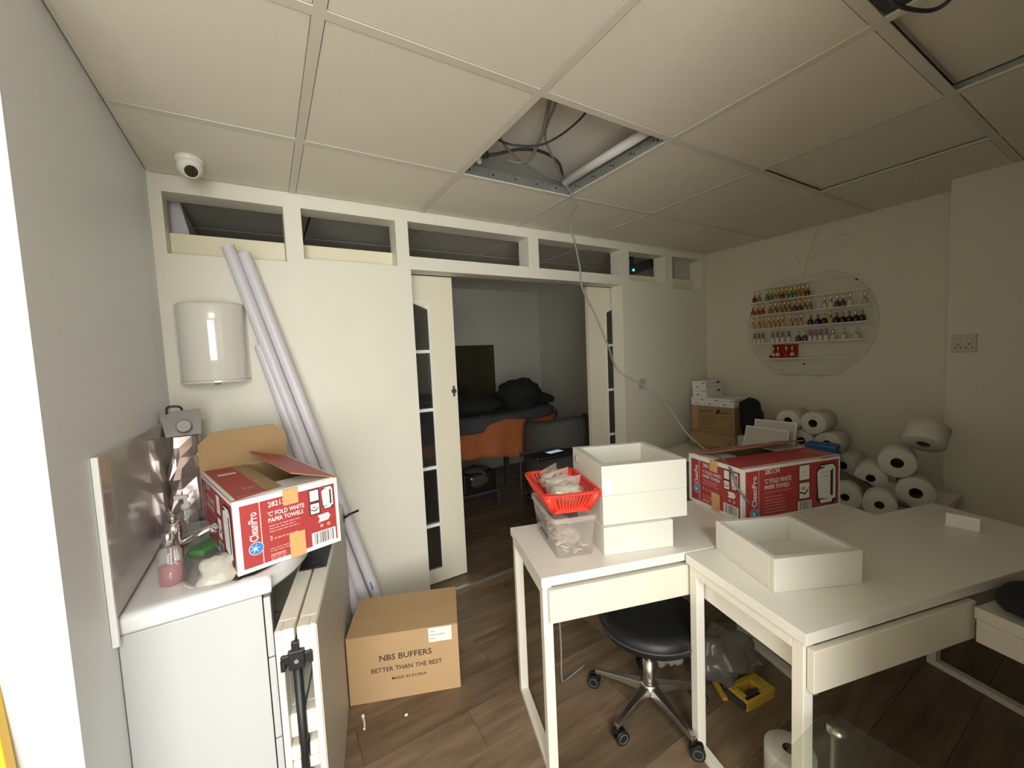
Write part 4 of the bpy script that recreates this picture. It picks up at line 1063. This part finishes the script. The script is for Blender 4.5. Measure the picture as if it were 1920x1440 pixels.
# ------------------------------------------------------------------ paper rolls
PR = {}
def roll(label, c, axis, r, L, rc=0.022, group=None):
    """paper roll; c is the centre of the end face turned to the room, axis points away from it"""
    k = (r, L)
    t = thing('paper_roll', label, 'roll', c, 0, group)
    ax = Vector(axis).normalized(); q = Vector((0, 0, 1)).rotation_difference(ax); t.rotation_mode = 'QUATERNION'; t.rotation_quaternion = q
    if k not in PR:
        bm = newbm(); lathe(bm, [(rc, 0.0), (r-0.003, 0.0), (r, 0.003), (r, L-0.003), (r-0.003, L), (rc, L)], 28); PR[k] = [fin('tissue', bm, 'paper', t)]
        bm = newbm(); lathe(bm, [(rc, 0.0005), (rc, L-0.0005)], 20); lathe(bm, [(rc-0.002, L-0.0005), (rc-0.002, 0.0005)], 20); lathe(bm, [(rc, 0.0006), (rc-0.002, 0.0006)], 20); lathe(bm, [(0, L*0.6), (rc-0.001, L*0.6)], 20)
        PR[k].append(fin('core', bm, 'core', t))
    else:
        for p in PR[k]:
            o = p.copy(); COL.objects.link(o); o.parent = t
    return t
AW = (0.96, 0.25, 0.0)
roll('big white paper roll near the pier, in the middle of the heap', (3.30, 0.792, 0.812), AW, 0.080, 0.20, 0.028)
roll('big white paper roll lowest and nearest the pier', (3.30, 0.715, 0.664), AW, 0.080, 0.20, 0.028)
roll('big white paper roll tipped face down on top of the heap by the pier', (3.40, 0.715, 0.915), (0.62, -0.05, 0.78), 0.088, 0.11, 0.028)
roll('paper roll under the grey film left of the big rolls', (3.30, 0.905, 0.700), AW, 0.075, 0.2)
roll('small white paper roll right beside the red carton, behind the desk', (2.99, 0.915, 0.655), AW, 0.070, 0.10, 0.02)
roll('small white paper roll half hidden behind the far edge of the desk', (2.99, 0.772, 0.655), AW, 0.068, 0.10, 0.02)
names = ['first', 'second', 'third', 'fourth']
for k, yy in enumerate((1.56, 1.41, 1.26, 1.11)):
    roll('white paper roll in the bottom row on the corner bench, %s from the back' % names[k], (3.50, yy, 0.6955), (1, 0.05, 0), 0.0745, 0.2, 0.026)
for k, yy in enumerate((1.485, 1.335, 1.185)):
    roll('white paper roll in the middle row on the corner bench, %s from the back' % names[k], (3.475, yy, 0.8255), (1, 0.05, 0), 0.0745, 0.2, 0.026)
for k, yy in enumerate((1.41, 1.26)):
    roll('white paper roll in the top row on the corner bench, %s from the back' % names[k], (3.46, yy, 0.9555), (1, 0.05, 0), 0.0745, 0.2, 0.026)
roll('white paper roll standing on the floor at the leg of the right desk', (1.80, 0.64, 0.0015), (0, 0, 1), 0.075, 0.13)
def bench(label, x0, x1, y0, y1, z):
    t = thing('low_bench', label, 'bench', (x0, y0, 0)); w, d = x1-x0, y1-y0
    boxpart('bench_top', 'white', t, 0, w, 0, d, z-0.03, z, bevel=0.002)
    for a in (0.02, w-0.06):
        for b in (0.02, d-0.06): boxpart('leg', 'frame', t, a, a+0.04, b, b+0.04, 0, z-0.0305)
bench('low white bench by the pier under the heap of rolls', 2.92, 3.74, 0.63, 1.01, 0.582)
bench('low white bench in the far right corner under cartons and rolls', 3.20, 4.02, 1.03, 2.34, 0.62)
bm = newbm(); G = []
for i in range(13):
    G.append([])
    for j in range(11):
        u, v = i/12, j/10
        p = Vector((3.26+0.02*u, 1.10-0.36*u, 0.765-0.165*u)).lerp(Vector((3.235, 0.985-0.30*u, 0.60)), v)
        p.x -= 0.03*math.sin(math.pi*v)+0.02*noise.noise(Vector((u*5, v*4, 2)))
        p.z = max(p.z, 0.590)
        G[-1].append(bm.verts.new(p))
for i in range(12):
    for j in range(10):
        f = bm.faces.new((G[i][j], G[i+1][j], G[i+1][j+1], G[i][j+1])); f.smooth = True
o = fin('plastic_film', bm, 'greybag'); tag(o, 'grey translucent plastic film draped in front of the rolls by the pier', 'plastic film')
so = o.modifiers.new('solid', 'SOLIDIFY'); so.thickness = 0.0015

# boxes in the far corner
t = thing('storage_carton', 'brown printed carton in the far right corner under small white boxes', 'carton', (3.60, 1.868, 0.7562))
bw, bd, bh = 0.25, 0.385, 0.232
boxpart('carton_body', 'card2', t, 0, bw, 0, bd, 0, bh, bevel=0.002)
p = Print(frame((0, bd, 0), (0, -1, 0), (-1, 0, 0)), ['inkp', 'redp', 'card', 'blackp'])
p.rect(0.004, 0.03, 0.05, bh-0.004, 'card'); p.lay(); 
for k in range(5): p.rect(0.012+0.007*k, 0.05, 0.014+0.007*k, bh-0.02, 'redp')
p.rect(0.075, 0.188, 0.20, 0.194, 'inkp'); p.rect(0.075, 0.176, 0.14, 0.180, 'inkp'); p.rect(0.265, 0.180, 0.345, 0.187, 'inkp')
p.poly([(0.22, 0.165), (0.255, 0.175), (0.27, 0.212), (0.235, 0.205)], 'blackp')
for (a, b, c, d) in ((0.075, 0.04, 0.36, 0.042), (0.075, 0.15, 0.36, 0.152), (0.075, 0.04, 0.077, 0.152), (0.358, 0.04, 0.36, 0.152)): p.rect(a, b, c, d, 'inkp')
for k in range(4): p.rect(0.09, 0.13-0.02*k, 0.25-0.02*k, 0.133-0.02*k, 'inkp')
p.done('front_print', t)
t = thing('open_carton', 'pale brown open carton under the printed carton in the far corner', 'carton', (3.58, 1.86, 0.621))
boxpart('carton_body', 'card', t, 0, 0.27, 0, 0.40, 0, 0.1345, bevel=0.002)
bm = newbm(); prism(bm, [(0.0, 0.0), (0.40, 0.0), (0.36, 0.11), (0.04, 0.11)], 0, 0.003, 'z', 0, Matrix.Translation((-0.001, 0.0, 0.131)) @ Matrix.Rotation(R(90), 4, 'Z') @ Matrix.Rotation(R(-52), 4, 'X'))
fin('flap', bm, 'card2', t)
SB = None
def whitebox(label, loc, w, d, h):
    t = thing('white_box', label, 'box', loc, 0, 'small white boxes in the far corner')
    boxpart('box_body', 'whitep', t, 0, w, 0, d, 0, h, bevel=0.0015)
    p = Print(frame((0, d, 0), (0, -1, 0), (-1, 0, 0)), ['greyp', 'blackp'])
    for q in (0.25, 0.72):
        p.rect(d*0.1, h*q-0.001, d*0.9, h*q+0.001, 'greyp'); p.lay(); p.poly([(d*(q+.05), h*q-0.005), (d*(q+.18), h*q-0.001), (d*(q+.22), h*q+0.007), (d*(q+.08), h*q+0.005)], 'blackp')
    p.done('side_print', t)
    p = Print(frame((0, 0, 0), (1, 0, 0), (0, -1, 0)), ['greyp', 'blackp'])
    p.rect(w*.08, h*.66, w*.92, h*.70, 'greyp'); p.rect(w*.1, h*.2, w*.8, h*.22, 'greyp'); p.rect(w*.1, h*.35, w*.7, h*.37, 'greyp'); p.lay(); p.poly([(w*.62, h*.6), (w*.82, h*.66), (w*.86, h*.9), (w*.7, h*.86)], 'blackp')
    p.done('end_print', t)
for k, lab in enumerate(('nearest white box of the bottom row on the printed carton', 'middle white box of the bottom row on the printed carton', 'rear white box of the bottom row on the printed carton')):
    whitebox(lab, (3.60, 1.872+0.129*k, 0.9886), 0.235, 0.126, 0.070)
whitebox('lower white box of the small upper stack in the far corner', (3.605, 2.115, 1.0590), 0.235, 0.128, 0.070)
whitebox('topmost white box of the small upper stack in the far corner', (3.600, 2.117, 1.1294), 0.235, 0.128, 0.070)
bm = newbm(); lump(bm, (0, 0, 0.14), 0.085, 0.085, 0.16, 31.0, 0.25, 2.0, 22, 14)
o = tag(fin('black_bag', bm, 'darkcl'), 'black bag slumped beside the brown printed carton in the corner', 'bag'); o.location = (3.70, 1.79, 0.768)
bm = newbm(); box(bm, -0.10, 0.10, -0.052, 0.052, 0, 0.145, bev=0.01)
o = tag(fin('tissue_pack', bm, 'paper'), 'white tissue pack under the black bag in the corner', 'pack'); o.location = (3.72, 1.805, 0.6205)
def sheet(label, loc, tilt, w, h, rz=0):
    t = thing('paper_pack', label, 'paper', loc, rz)
    bm = newbm(); m = Matrix.Rotation(tilt, 4, 'Y')
    box(bm, 0, 0.012, -w/2, w/2, 0, h, 0, m); fin('sheets', bm, 'whitep', t, 0.002)
    bm = newbm(); box(bm, -0.0006, 0.0, -w/2+0.01, w/2-0.01, 0.01, h-0.01, 0, m); fin('cover_sheet', bm, 'paper', t)
sheet('white paper pack leaning in front of the corner rolls, front one', (3.265, 1.50, 0.623), R(17), 0.30, 0.30, R(-4))
sheet('white paper pack leaning in front of the corner rolls, rear taller one', (3.325, 1.465, 0.623), R(15), 0.27, 0.345, R(3))
bm = newbm(); box(bm, -0.05, 0.05, -0.085, 0.085, 0, 0.235, bev=0.018)
o = tag(fin('blue_packet', bm, 'blue'), 'bright blue packet at the right end of the corner rolls', 'packet'); o.location = (3.36, 1.165, 0.6205); o.rotation_euler = (0, 0, R(6))

# white card and dark bag at the right
t = thing('white_card', 'small blank folded white card standing on the far right desk', 'card', (2.665, 0.425, 0.7402), -R(82))
bm = newbm(); box(bm, -0.045, 0.045, -0.0006, 0.0006, 0, 0.050, 0, Matrix.Rotation(R(-8), 4, 'X')); fin('front_leaf', bm, 'whitep', t)
bm = newbm(); box(bm, -0.045, 0.045, -0.0006, 0.0006, 0, 0.050, 0, Matrix.Translation((0, 0.0155, 0)) @ Matrix.Rotation(R(8.5), 4, 'X')); fin('back_leaf', bm, 'whitep', t)
t = thing('side_table', 'grey white side table with a black pouch, cut by the right edge', 'table', (2.072, 0.088, 0), -R(15.3))
boxpart('table_top', 'tside', t, 0, 0.38, 0, 0.215, 0.655, 0.690, bevel=0.002)
boxpart('apron', 'tside', t, 0.0, 0.37, 0.01, 0.21, 0.585, 0.6545, bevel=0.002)
bm = newbm(); cyl(bm, (0.30, 0.12, 0.02), (0.30, 0.12, 0.5845), 0.03, 16); lathe(bm, [(0, 0), (0.11, 0), (0.11, 0.012), (0.04, 0.025), (0, 0.025)], 28, (0.30, 0.12, 0)); fin('pedestal', bm, 'frame', t)
bm = newbm(); lump(bm, (0, 0, 0.03), 0.135, 0.088, 0.029, 41.0, 0.12, 2.0, 24, 12)
o = tag(fin('black_pouch', bm, 'darkcl'), 'flat black pouch on the side table at the right edge', 'pouch'); o.location = (2.236, 0.180, 0.6915); o.rotation_euler = (0, 0, -R(15.3))
# glass table in the right foreground
t = thing('glass_table', 'clear glass topped side table with metal leg in the right foreground', 'table', (0.95, 0.02, 0))
bm = newbm(); pl = []
gw, gd = 0.644, 0.440
for cx, cy, a0 in ((gw-0.05, gd-0.05, 0), (0.05, gd-0.05, 90), (0.05, 0.05, 180), (gw-0.05, 0.05, 270)):
    for k in range(7): pl.append((cx+0.05*math.cos(R(a0+15*k)), cy+0.05*math.sin(R(a0+15*k))))
prism(bm, pl, 0.512, 0.520, 'z'); fin('glass_top', bm, 'tglass', t, 0.002)
for cx, cy in ((gw-0.032, gd-0.036), (0.05, gd-0.036), (gw-0.032, 0.05), (0.05, 0.05)):
    bm = newbm(); lathe(bm, [(0, 0), (0.013, 0), (0.013, 0.492), (0.022, 0.498), (0.022, 0.511), (0, 0.511)], 18, (cx, cy, 0)); fin('leg', bm, 'brushed', t)

# yellow board at the left edge
bm = newbm(); box(bm, -0.30, 0.0, 0, 0.03, 0, 0.98, 0, Matrix.Rotation(R(0), 4, 'X'))
t = tag(fin('yellow_board', bm, 'yellow2', None, 0.003), 'yellow board leaning at the lower left edge beside the wall corner', 'board')
t.location = (-0.036, 1.075, 0.0); t.rotation_euler = (R(-4), R(-4), 0)

# ------------------------------------------------------------------ nail polish rack on the right wall
t = thing('polish_rack', 'clear apple-shaped acrylic polish rack with six shelves on the right wall', 'rack', (RX, 1.545, 1.63))
def apple(n=64):
    P = []
    for k in range(n):
        a = 2*math.pi*k/n; r = 0.432
        y = r*1.03*math.cos(a); z = r*math.sin(a)*0.98
        if math.sin(a) > 0.6: z -= 0.055*math.exp(-(y/0.10)**2)
        if math.sin(a) < -0.6: z += 0.035*math.exp(-(y/0.10)**2)
        P.append((y, z))
    return P
bm = newbm(); prism(bm, apple(), -0.014, -0.010, 'x'); 
fin('back_plate', bm, 'acryl', t)
bm = newbm(); P = apple(); tube(bm, [(-0.012, y, z) for y, z in P]+[(-0.012, *P[0])], 0.0022, 5); fin('plate_edge', bm, 'acryle', t)
bm = newbm()
leaf = spline([(-0.012, -0.03, 0.50), (-0.012, -0.10, 0.58), (-0.012, -0.22, 0.63), (-0.012, -0.30, 0.60), (-0.012, -0.22, 0.52), (-0.012, -0.10, 0.49), (-0.012, -0.03, 0.50)], 6)
leaf2 = [Vector((p.x, 0.04-(p.y+0.03)*0.75, p.z-0.02)) for p in leaf]
stem = spline([(-0.012, 0.03, 0.37), (-0.012, 0.0, 0.47), (-0.012, -0.04, 0.60), (-0.012, -0.08, 0.71)], 6)
for L_ in (leaf, leaf2, stem): tube(bm, L_, 0.0022, 5)
fin('leaf_outline', bm, 'acryle', t)
for (z, a, b) in ((1.845, 1.965, 1.145), (1.737, 1.972, 1.128), (1.622, 1.972, 1.132), (1.500, 1.958, 1.165), (1.372, 1.905, 1.215), (1.260, 1.805, 1.290)):
    bm = newbm(); box(bm, -0.075, -0.0142, b-1.545, a-1.545, z-1.63-0.004, z-1.63); sh = fin('shelf', bm, 'acryl', t)
    boxpart('shelf_lip', 'acryle', sh, -0.078, -0.0752, b-1.545, a-1.545, z-1.63-0.005, z-1.63+0.006)
boxpart('shelf', 'acryl', t, -0.075, -0.0142, 1.20-1.545, 1.90-1.545, 1.955-1.63-0.004, 1.955-1.63)
bm = newbm(); box(bm, -0.078, -0.0752, 1.20-1.545, 1.90-1.545, 1.950-1.63, 1.957-1.63); fin('shelf_lip', bm, 'acryle', t)
for (y, z) in ((1.225, 1.925), (1.555, 1.325)):
    bm = newbm(); cyl(bm, (-0.0142, y-1.545, z-1.63), (-0.022, y-1.545, z-1.63), 0.007, 10); fin('fixing_screw', bm, 'dark', t)
BT = {}
def bottle(label, y, z, body, cap, kind, grp):
    t = thing('polish_bottle', label, 'bottle', (RX-0.052, y, z+0.0004), 0, grp)
    key = (body, cap, kind)
    if key not in BT:
        if kind == 'tall':
            pb = [(0, 0), (0.012, 0), (0.0135, 0.002), (0.0135, 0.036), (0.010, 0.041), (0.006, 0.043), (0, 0.043)]; pc = [(0, 0.0432), (0.0068, 0.0432), (0.0062, 0.088), (0.005, 0.090), (0, 0.090)]
        elif kind == 'round':
            pb = [(0, 0), (0.014, 0), (0.017, 0.004), (0.0175, 0.030), (0.013, 0.040), (0.006, 0.043), (0, 0.043)]; pc = [(0, 0.0432), (0.0078, 0.0432), (0.0074, 0.076), (0, 0.077)]
        else:
            pb = [(0, 0), (0.0115, 0), (0.0125, 0.002), (0.0125, 0.038), (0.008, 0.043), (0, 0.043)]; pc = [(0, 0.0432), (0.0095, 0.0432), (0.0095, 0.082), (0.008, 0.084), (0, 0.084)]
        bm = newbm(); lathe(bm, [(r*1.16, z*1.08) for r, z in pb], 12); a = fin('bottle_body', bm, body, t)
        bm = newbm(); lathe(bm, [(r*1.12, z*1.08) for r, z in pc], 10); b = fin('cap', bm, cap, t); BT[key] = (a, b)
    else:
        for p in BT[key]:
            o = p.copy(); COL.objects.link(o); o.parent = t
ORD = ['first', 'second', 'third', 'fourth', 'fifth', 'sixth', 'seventh', 'eighth', 'ninth', 'tenth', 'eleventh', 'twelfth', 'thirteenth', 'fourteenth', 'fifteenth', 'sixteenth', 'seventeenth', 'eighteenth', 'nineteenth']
CN = dict(amber='amber', honey='honey', greenn='green', plum='plum', redn='red', blackn='black', whiten='white', clearn='pale clear', gold='gold', silver='silver', taupe='taupe', mauve='mauve')
def rowof(nm, z, ys, spec):
    for k, y in enumerate(ys):
        b, c, kd = spec(k)
        bottle('%s polish bottle with %s cap, %s from left on the %s bottle shelf' % (CN[b], CN[c], ORD[k], nm), y, z, b, c, kd, 'bottles on the %s shelf' % nm)
rowof('top', 1.845, [1.914, 1.875, 1.81, 1.78, 1.751, 1.722, 1.693, 1.663, 1.630, 1.602, 1.573, 1.545, 1.516], lambda k: (['plum', 'amber', 'greenn', 'greenn', 'amber', 'amber', 'plum', 'amber', 'greenn', 'greenn', 'amber', 'amber', 'plum'][k], 'gold', 'tall'))
rowof('second', 1.737, [1.927, 1.885, 1.847, 1.786, 1.747, 1.711, 1.677, 1.643, 1.606, 1.568, 1.533, 1.499, 1.405, 1.366, 1.325, 1.29, 1.249, 1.166],
      lambda k: ('redn', 'gold', 'tall') if k < 3 else ('amber' if k < 8 else ('plum' if k in (8, 9) else 'amber'), 'gold', 'tall') if k < 12 else (['whiten', 'whiten', 'plum', 'plum', 'whiten', 'clearn'][k-12], 'silver', 'tall'))
rowof('third', 1.622, [1.924, 1.879, 1.844, 1.795, 1.759, 1.726, 1.691, 1.634, 1.598, 1.56, 1.496, 1.447, 1.407, 1.365, 1.329, 1.292, 1.253, 1.214, 1.179],
      lambda k: ('honey', 'gold', 'tall') if k < 10 else ('honey', 'gold', 'tall') if k == 13 else ('blackn', 'taupe' if k == 10 else ('silver' if k in (12, 17) else 'mauve'), 'round'))
rowof('fourth', 1.500, [1.912, 1.879, 1.845, 1.768, 1.732, 1.694, 1.648, 1.578, 1.532, 1.498, 1.464, 1.429, 1.394, 1.35, 1.284, 1.209],
      lambda k: ('whiten', 'taupe', 'wide') if k < 7 else ('plum', 'silver', 'round') if k < 9 else ('whiten', 'mauve', 'wide') if k < 13 else ('clearn', 'silver', 'round'))
t = thing('red_display_card', 'red card box behind four bottles on the fifth rack shelf', 'card box', (RX-0.02, 1.69, 1.3726))
boxpart('back_card', 'redn', t, -0.004, 0.003, -0.095, 0.095, 0, 0.112)
boxpart('front_strip', 'redn', t, -0.051, -0.048, -0.095, 0.095, 0, 0.022)
for s in (-0.095, 0.092): boxpart('side_card', 'redn', t, -0.0479, -0.0041, s, s+0.003, 0.0, 0.03)
for k, y in enumerate((1.762, 1.727, 1.665, 1.622)):
    bottle('pale polish bottle with gold cap, %s in the red display card' % ORD[k], y, 1.3722, ['clearn', 'whiten', 'redn', 'clearn'][k], 'gold', 'tall', 'bottles in the red display card')

# ------------------------------------------------------------------ back room
t = thing('treatment_bed', 'treatment bed with terracotta sheet in the dark back room', 'bed', (1.35, 3.42, 0))
bm = newbm(); box(bm, 0.0, 1.15, 0.02, 0.66, 0.76, 0.87, bev=0.02); fin('mattress', bm, 'dark', t)
bm = newbm(); box(bm, 0.0, 0.52, 0.02, 0.66, 0.0, 0.09, 0, Matrix.Translation((1.152, 0, 0.775)) @ Matrix.Rotation(-R(5), 4, 'Y'), bev=0.02); fin('head_section', bm, 'dark', t)
for (x, y) in ((0.1, 0.1), (0.1, 0.56), (1.3, 0.1), (1.3, 0.56)): boxpart('leg', 'dark', t, x, x+0.045, y, y+0.045, 0, 0.755)
# sheet: draped grid over the bed and hanging at the front
bm = newbm(); G = []
NX, NVv = 40, 18
def ztop(x): return 0.882 if x < 1.15 else 0.882+(x-1.15)*math.tan(R(5))
def hang(x): return 0.64-0.15*min(1, x/1.1)+0.012*math.sin(x*9) if x < 1.15 else 0.49+(x-1.15)*0.72
for i in range(NX+1):
    x = 0.0+1.60*i/NX; G.append([])
    for j in range(NVv+1):
        v = j/NVv
        if v < 0.45: y = 0.64-(0.64+0.005)*(v/0.45); z = ztop(x)+0.02
        else:
            q = (v-0.45)/0.55; y = -0.012-0.02*math.sin(x*22+1)*q-0.02*q; z = (ztop(x)+0.015)*(1-q)+hang(x)*q
        G[-1].append(bm.verts.new((x, y, z)))
for i in range(NX):
    for j in range(NVv):
        f = bm.faces.new((G[i][j], G[i+1][j], G[i+1][j+1], G[i][j+1])); f.smooth = True
s = fin('sheet', bm, 'orange', t); so = s.modifiers.new('solid', 'SOLIDIFY'); so.thickness = 0.004; so.offset = 1
bm = newbm()
G = []
for i in range(31):
    x = 0.0+1.55*i/30; G.append([])
    for j in range(15):
        v = j/14; e = 0.06*math.sin(x*4.2+0.5)+0.03*math.sin(x*11)
        if v < 0.6: y = 0.60-0.63*(v/0.6); z = ztop(x)+0.045
        else: q = (v-0.6)/0.4; y = -0.034-0.018*q-0.01*math.sin(x*19); z = ztop(x)+0.04-q*(0.075+0.5*e+(0.05 if x < 0.75 else 0.0))
        G[-1].append(bm.verts.new((x, y-0.012, z+0.01*noise.noise(Vector((x*6, v*5, 0))))))
for i in range(30):
    for j in range(14):
        f = bm.faces.new((G[i][j], G[i+1][j], G[i+1][j+1], G[i][j+1])); f.smooth = True
o = fin('blanket', bm, 'greycl'); o.location = (1.35, 3.42, 0); tag(o, 'charcoal blanket hanging over the terracotta sheet', 'blanket')
so = o.modifiers.new('solid', 'SOLIDIFY'); so.thickness = 0.008; so.offset = 1
bm = newbm()
for (x, y, z, a, b, c, s) in ((0.30, 0.28, 1.03, 0.42, 0.28, 0.13, 3.0), (0.75, 0.26, 1.02, 0.36, 0.26, 0.10, 6.0), (1.33, 0.28, 1.07, 0.25, 0.26, 0.17, 9.0), (1.58, 0.26, 1.01, 0.15, 0.22, 0.07, 12.0)):
    lump(bm, (x, y, z), a, b, c, s, 0.3, 1.8, 26, 14)
bmesh.ops.translate(bm, verts=bm.verts[:], vec=(0, 0, 0.0))
o = fin('clothes_pile', bm, 'darkcl'); o.location = (1.35, 3.42, -0.005); tag(o, 'pile of black clothes heaped on the bed in the back room', 'clothes')
t = thing('wrapped_pack', 'dark red plastic-wrapped pack on the shelf below the bed', 'pack', (1.62, 3.55, 0.0))
boxpart('pack_body', 'darkred', t, 0, 0.28, 0, 0.25, 0.16, 0.40, bevel=0.02)
u_ = thing('low_shelf', 'dark low shelf on the floor under the treatment bed', 'shelf', (1.57, 3.55, 0)); boxpart('board', 'dark', u_, 0, 0.75, 0, 0.3, 0.13, 0.158); boxpart('side_panel', 'dark', u_, 0, 0.03, 0, 0.3, 0, 0.1295); boxpart('side_panel', 'dark', u_, 0.72, 0.75, 0, 0.3, 0, 0.1295)
t = thing('wrapped_pack', 'black plastic-wrapped pack to the right below the bed', 'pack', (1.93, 3.55, 0.1585))
bm = newbm(); box(bm, 0, 0.36, 0, 0.25, 0.0, 0.20, bev=0.02); fin('pack_body', bm, 'black', t)
bm = newbm(); lump(bm, (0.18, 0.12, 0.128), 0.19, 0.14, 0.115, 51.0, 0.18, 3, 24, 12); fin('film', bm, 'greybag', t)
t = thing('armchair', 'dark grey rounded armchair at the right of the back room', 'armchair', (2.78, 3.10, 0), -R(12))
bm = newbm(); box(bm, -0.30, 0.30, -0.26, 0.22, 0.12, 0.44, bev=0.05); fin('seat', bm, 'chairg', t)
bm = newbm(); n = 20; A = []
for k in range(n+1):
    a = R(-200+220*k/n); r1, r2 = 0.36, 0.28
    hz = 0.93-0.05*abs(math.cos(a))
    A.append([bm.verts.new((r*math.cos(a), r*math.sin(a)*0.85, z)) for r, z in ((r1, 0.10), (r1+0.02, 0.55), (r1, hz-0.05), ((r1+r2)/2, hz), (r2, hz-0.05), (r2, 0.10))])
for P, Q in zip(A, A[1:]):
    for i in range(6):
        f = bm.faces.new((P[i], P[(i+1) % 6], Q[(i+1) % 6], Q[i])); f.smooth = True
bm.faces.new(A[0]); bm.faces.new(A[-1][::-1])
fin('backrest', bm, 'chairg', t)
for (x, y) in ((-0.22, -0.2), (0.22, -0.2), (-0.22, 0.18), (0.22, 0.18)):
    bm = newbm(); cyl(bm, (x, y, 0), (x, y, 0.12), 0.02, 10); fin('leg', bm, 'black', t)
t = thing('glass_trolley', 'black glass trolley with slim metal posts inside the doorway', 'trolley', (2.17, 2.62, 0))
for z in (0.64, 0.30):
    boxpart('glass_shelf', 'vinyl', t, 0.02, 0.48, 0.02, 0.24, z, z+0.012, bevel=0.002)
for (x, y) in ((0, 0), (0.5, 0), (0, 0.26), (0.5, 0.26)):
    bm = newbm(); cyl(bm, (x, y, 0.05), (x, y, 0.68), 0.007, 10); lathe(bm, [(0, 0), (0.02, 0.008), (0.022, 0.025), (0.012, 0.05), (0, 0.05)], 12, (x, y, 0)); fin('post', bm, 'dark', t)
bm = newbm()
for z in (0.66, 0.32):
    tube(bm, [(0, 0, z), (0.5, 0, z)], 0.0035, 8); tube(bm, [(0, 0.26, z), (0.5, 0.26, z)], 0.0035, 8); tube(bm, [(0, 0, z), (0, 0.26, z)], 0.0035, 8); tube(bm, [(0.5, 0, z), (0.5, 0.26, z)], 0.0035, 8)
fin('rail', bm, 'dark', t)
t = thing('mobile_phone', 'phone with pale lit screen lying on the black trolley', 'phone', (2.44, 2.76, 0.6524), R(4))
boxpart('phone_body', 'black', t, -0.08, 0.08, -0.04, 0.04, 0, 0.008, bevel=0.002)
boxpart('screen', 'screen', t, -0.074, 0.074, -0.035, 0.035, 0.0081, 0.0087)
t = thing('leaning_mirror', 'frameless olive-tinted mirror against the back room wall', 'mirror', (2.15, 4.755, 0.55))
boxpart('mirror_glass', 'mirror', t, 0.0, 0.84, -0.008, 0.0, 0.0, 1.10, bevel=0.002)
for (x, z) in ((0.79, 1.05), (0.05, 1.05), (0.79, 0.05), (0.05, 0.05)):
    bm = newbm(); cyl(bm, (x, -0.0082, z), (x, -0.016, z), 0.014, 14); fin('fixing_stud', bm, 'chrome', t)
t = thing('wall_air_unit', 'pale grey air unit high up behind the leftmost opening', 'air unit', (0.005, 2.62, 2.10))
bm = newbm(); prism(bm, [(0.0, 0.0), (0.11, 0.0), (0.10, 0.10), (0.075, 0.24), (0.0, 0.24)], 0, 0.7, 'y'); fin('casing', bm, 'tube', t, 0.006)
bm = newbm(); box(bm, 0.02, 0.095, 0.05, 0.65, -0.004, -0.0003); fin('vent', bm, 'dark', t)
t = thing('emergency_light', 'dark emergency light with a green lamp behind the fifth opening', 'light', (3.285, 2.62, 2.175))
bm = newbm(); box(bm, 0.0, 0.42, 0, 0.05, 0.0, 0.08, 0, Matrix.Rotation(-R(17), 4, 'Y'), bev=0.01); fin('housing', bm, 'dark', t)
bm = newbm(); lathe(bm, [(0, 0), (0.010, 0), (0.010, 0.006), (0.006, 0.010), (0, 0.011)], 12, (0, 0, 0), 0, Matrix.Translation((0.02, 0.0, 0.045)) @ Matrix.Rotation(R(90), 4, 'X')); fin('green_lamp', bm, 'led', t)
boxpart('bracket', 'dark', t, 0.02, 0.04, 0.01, 0.04, 0.085, 0.195)
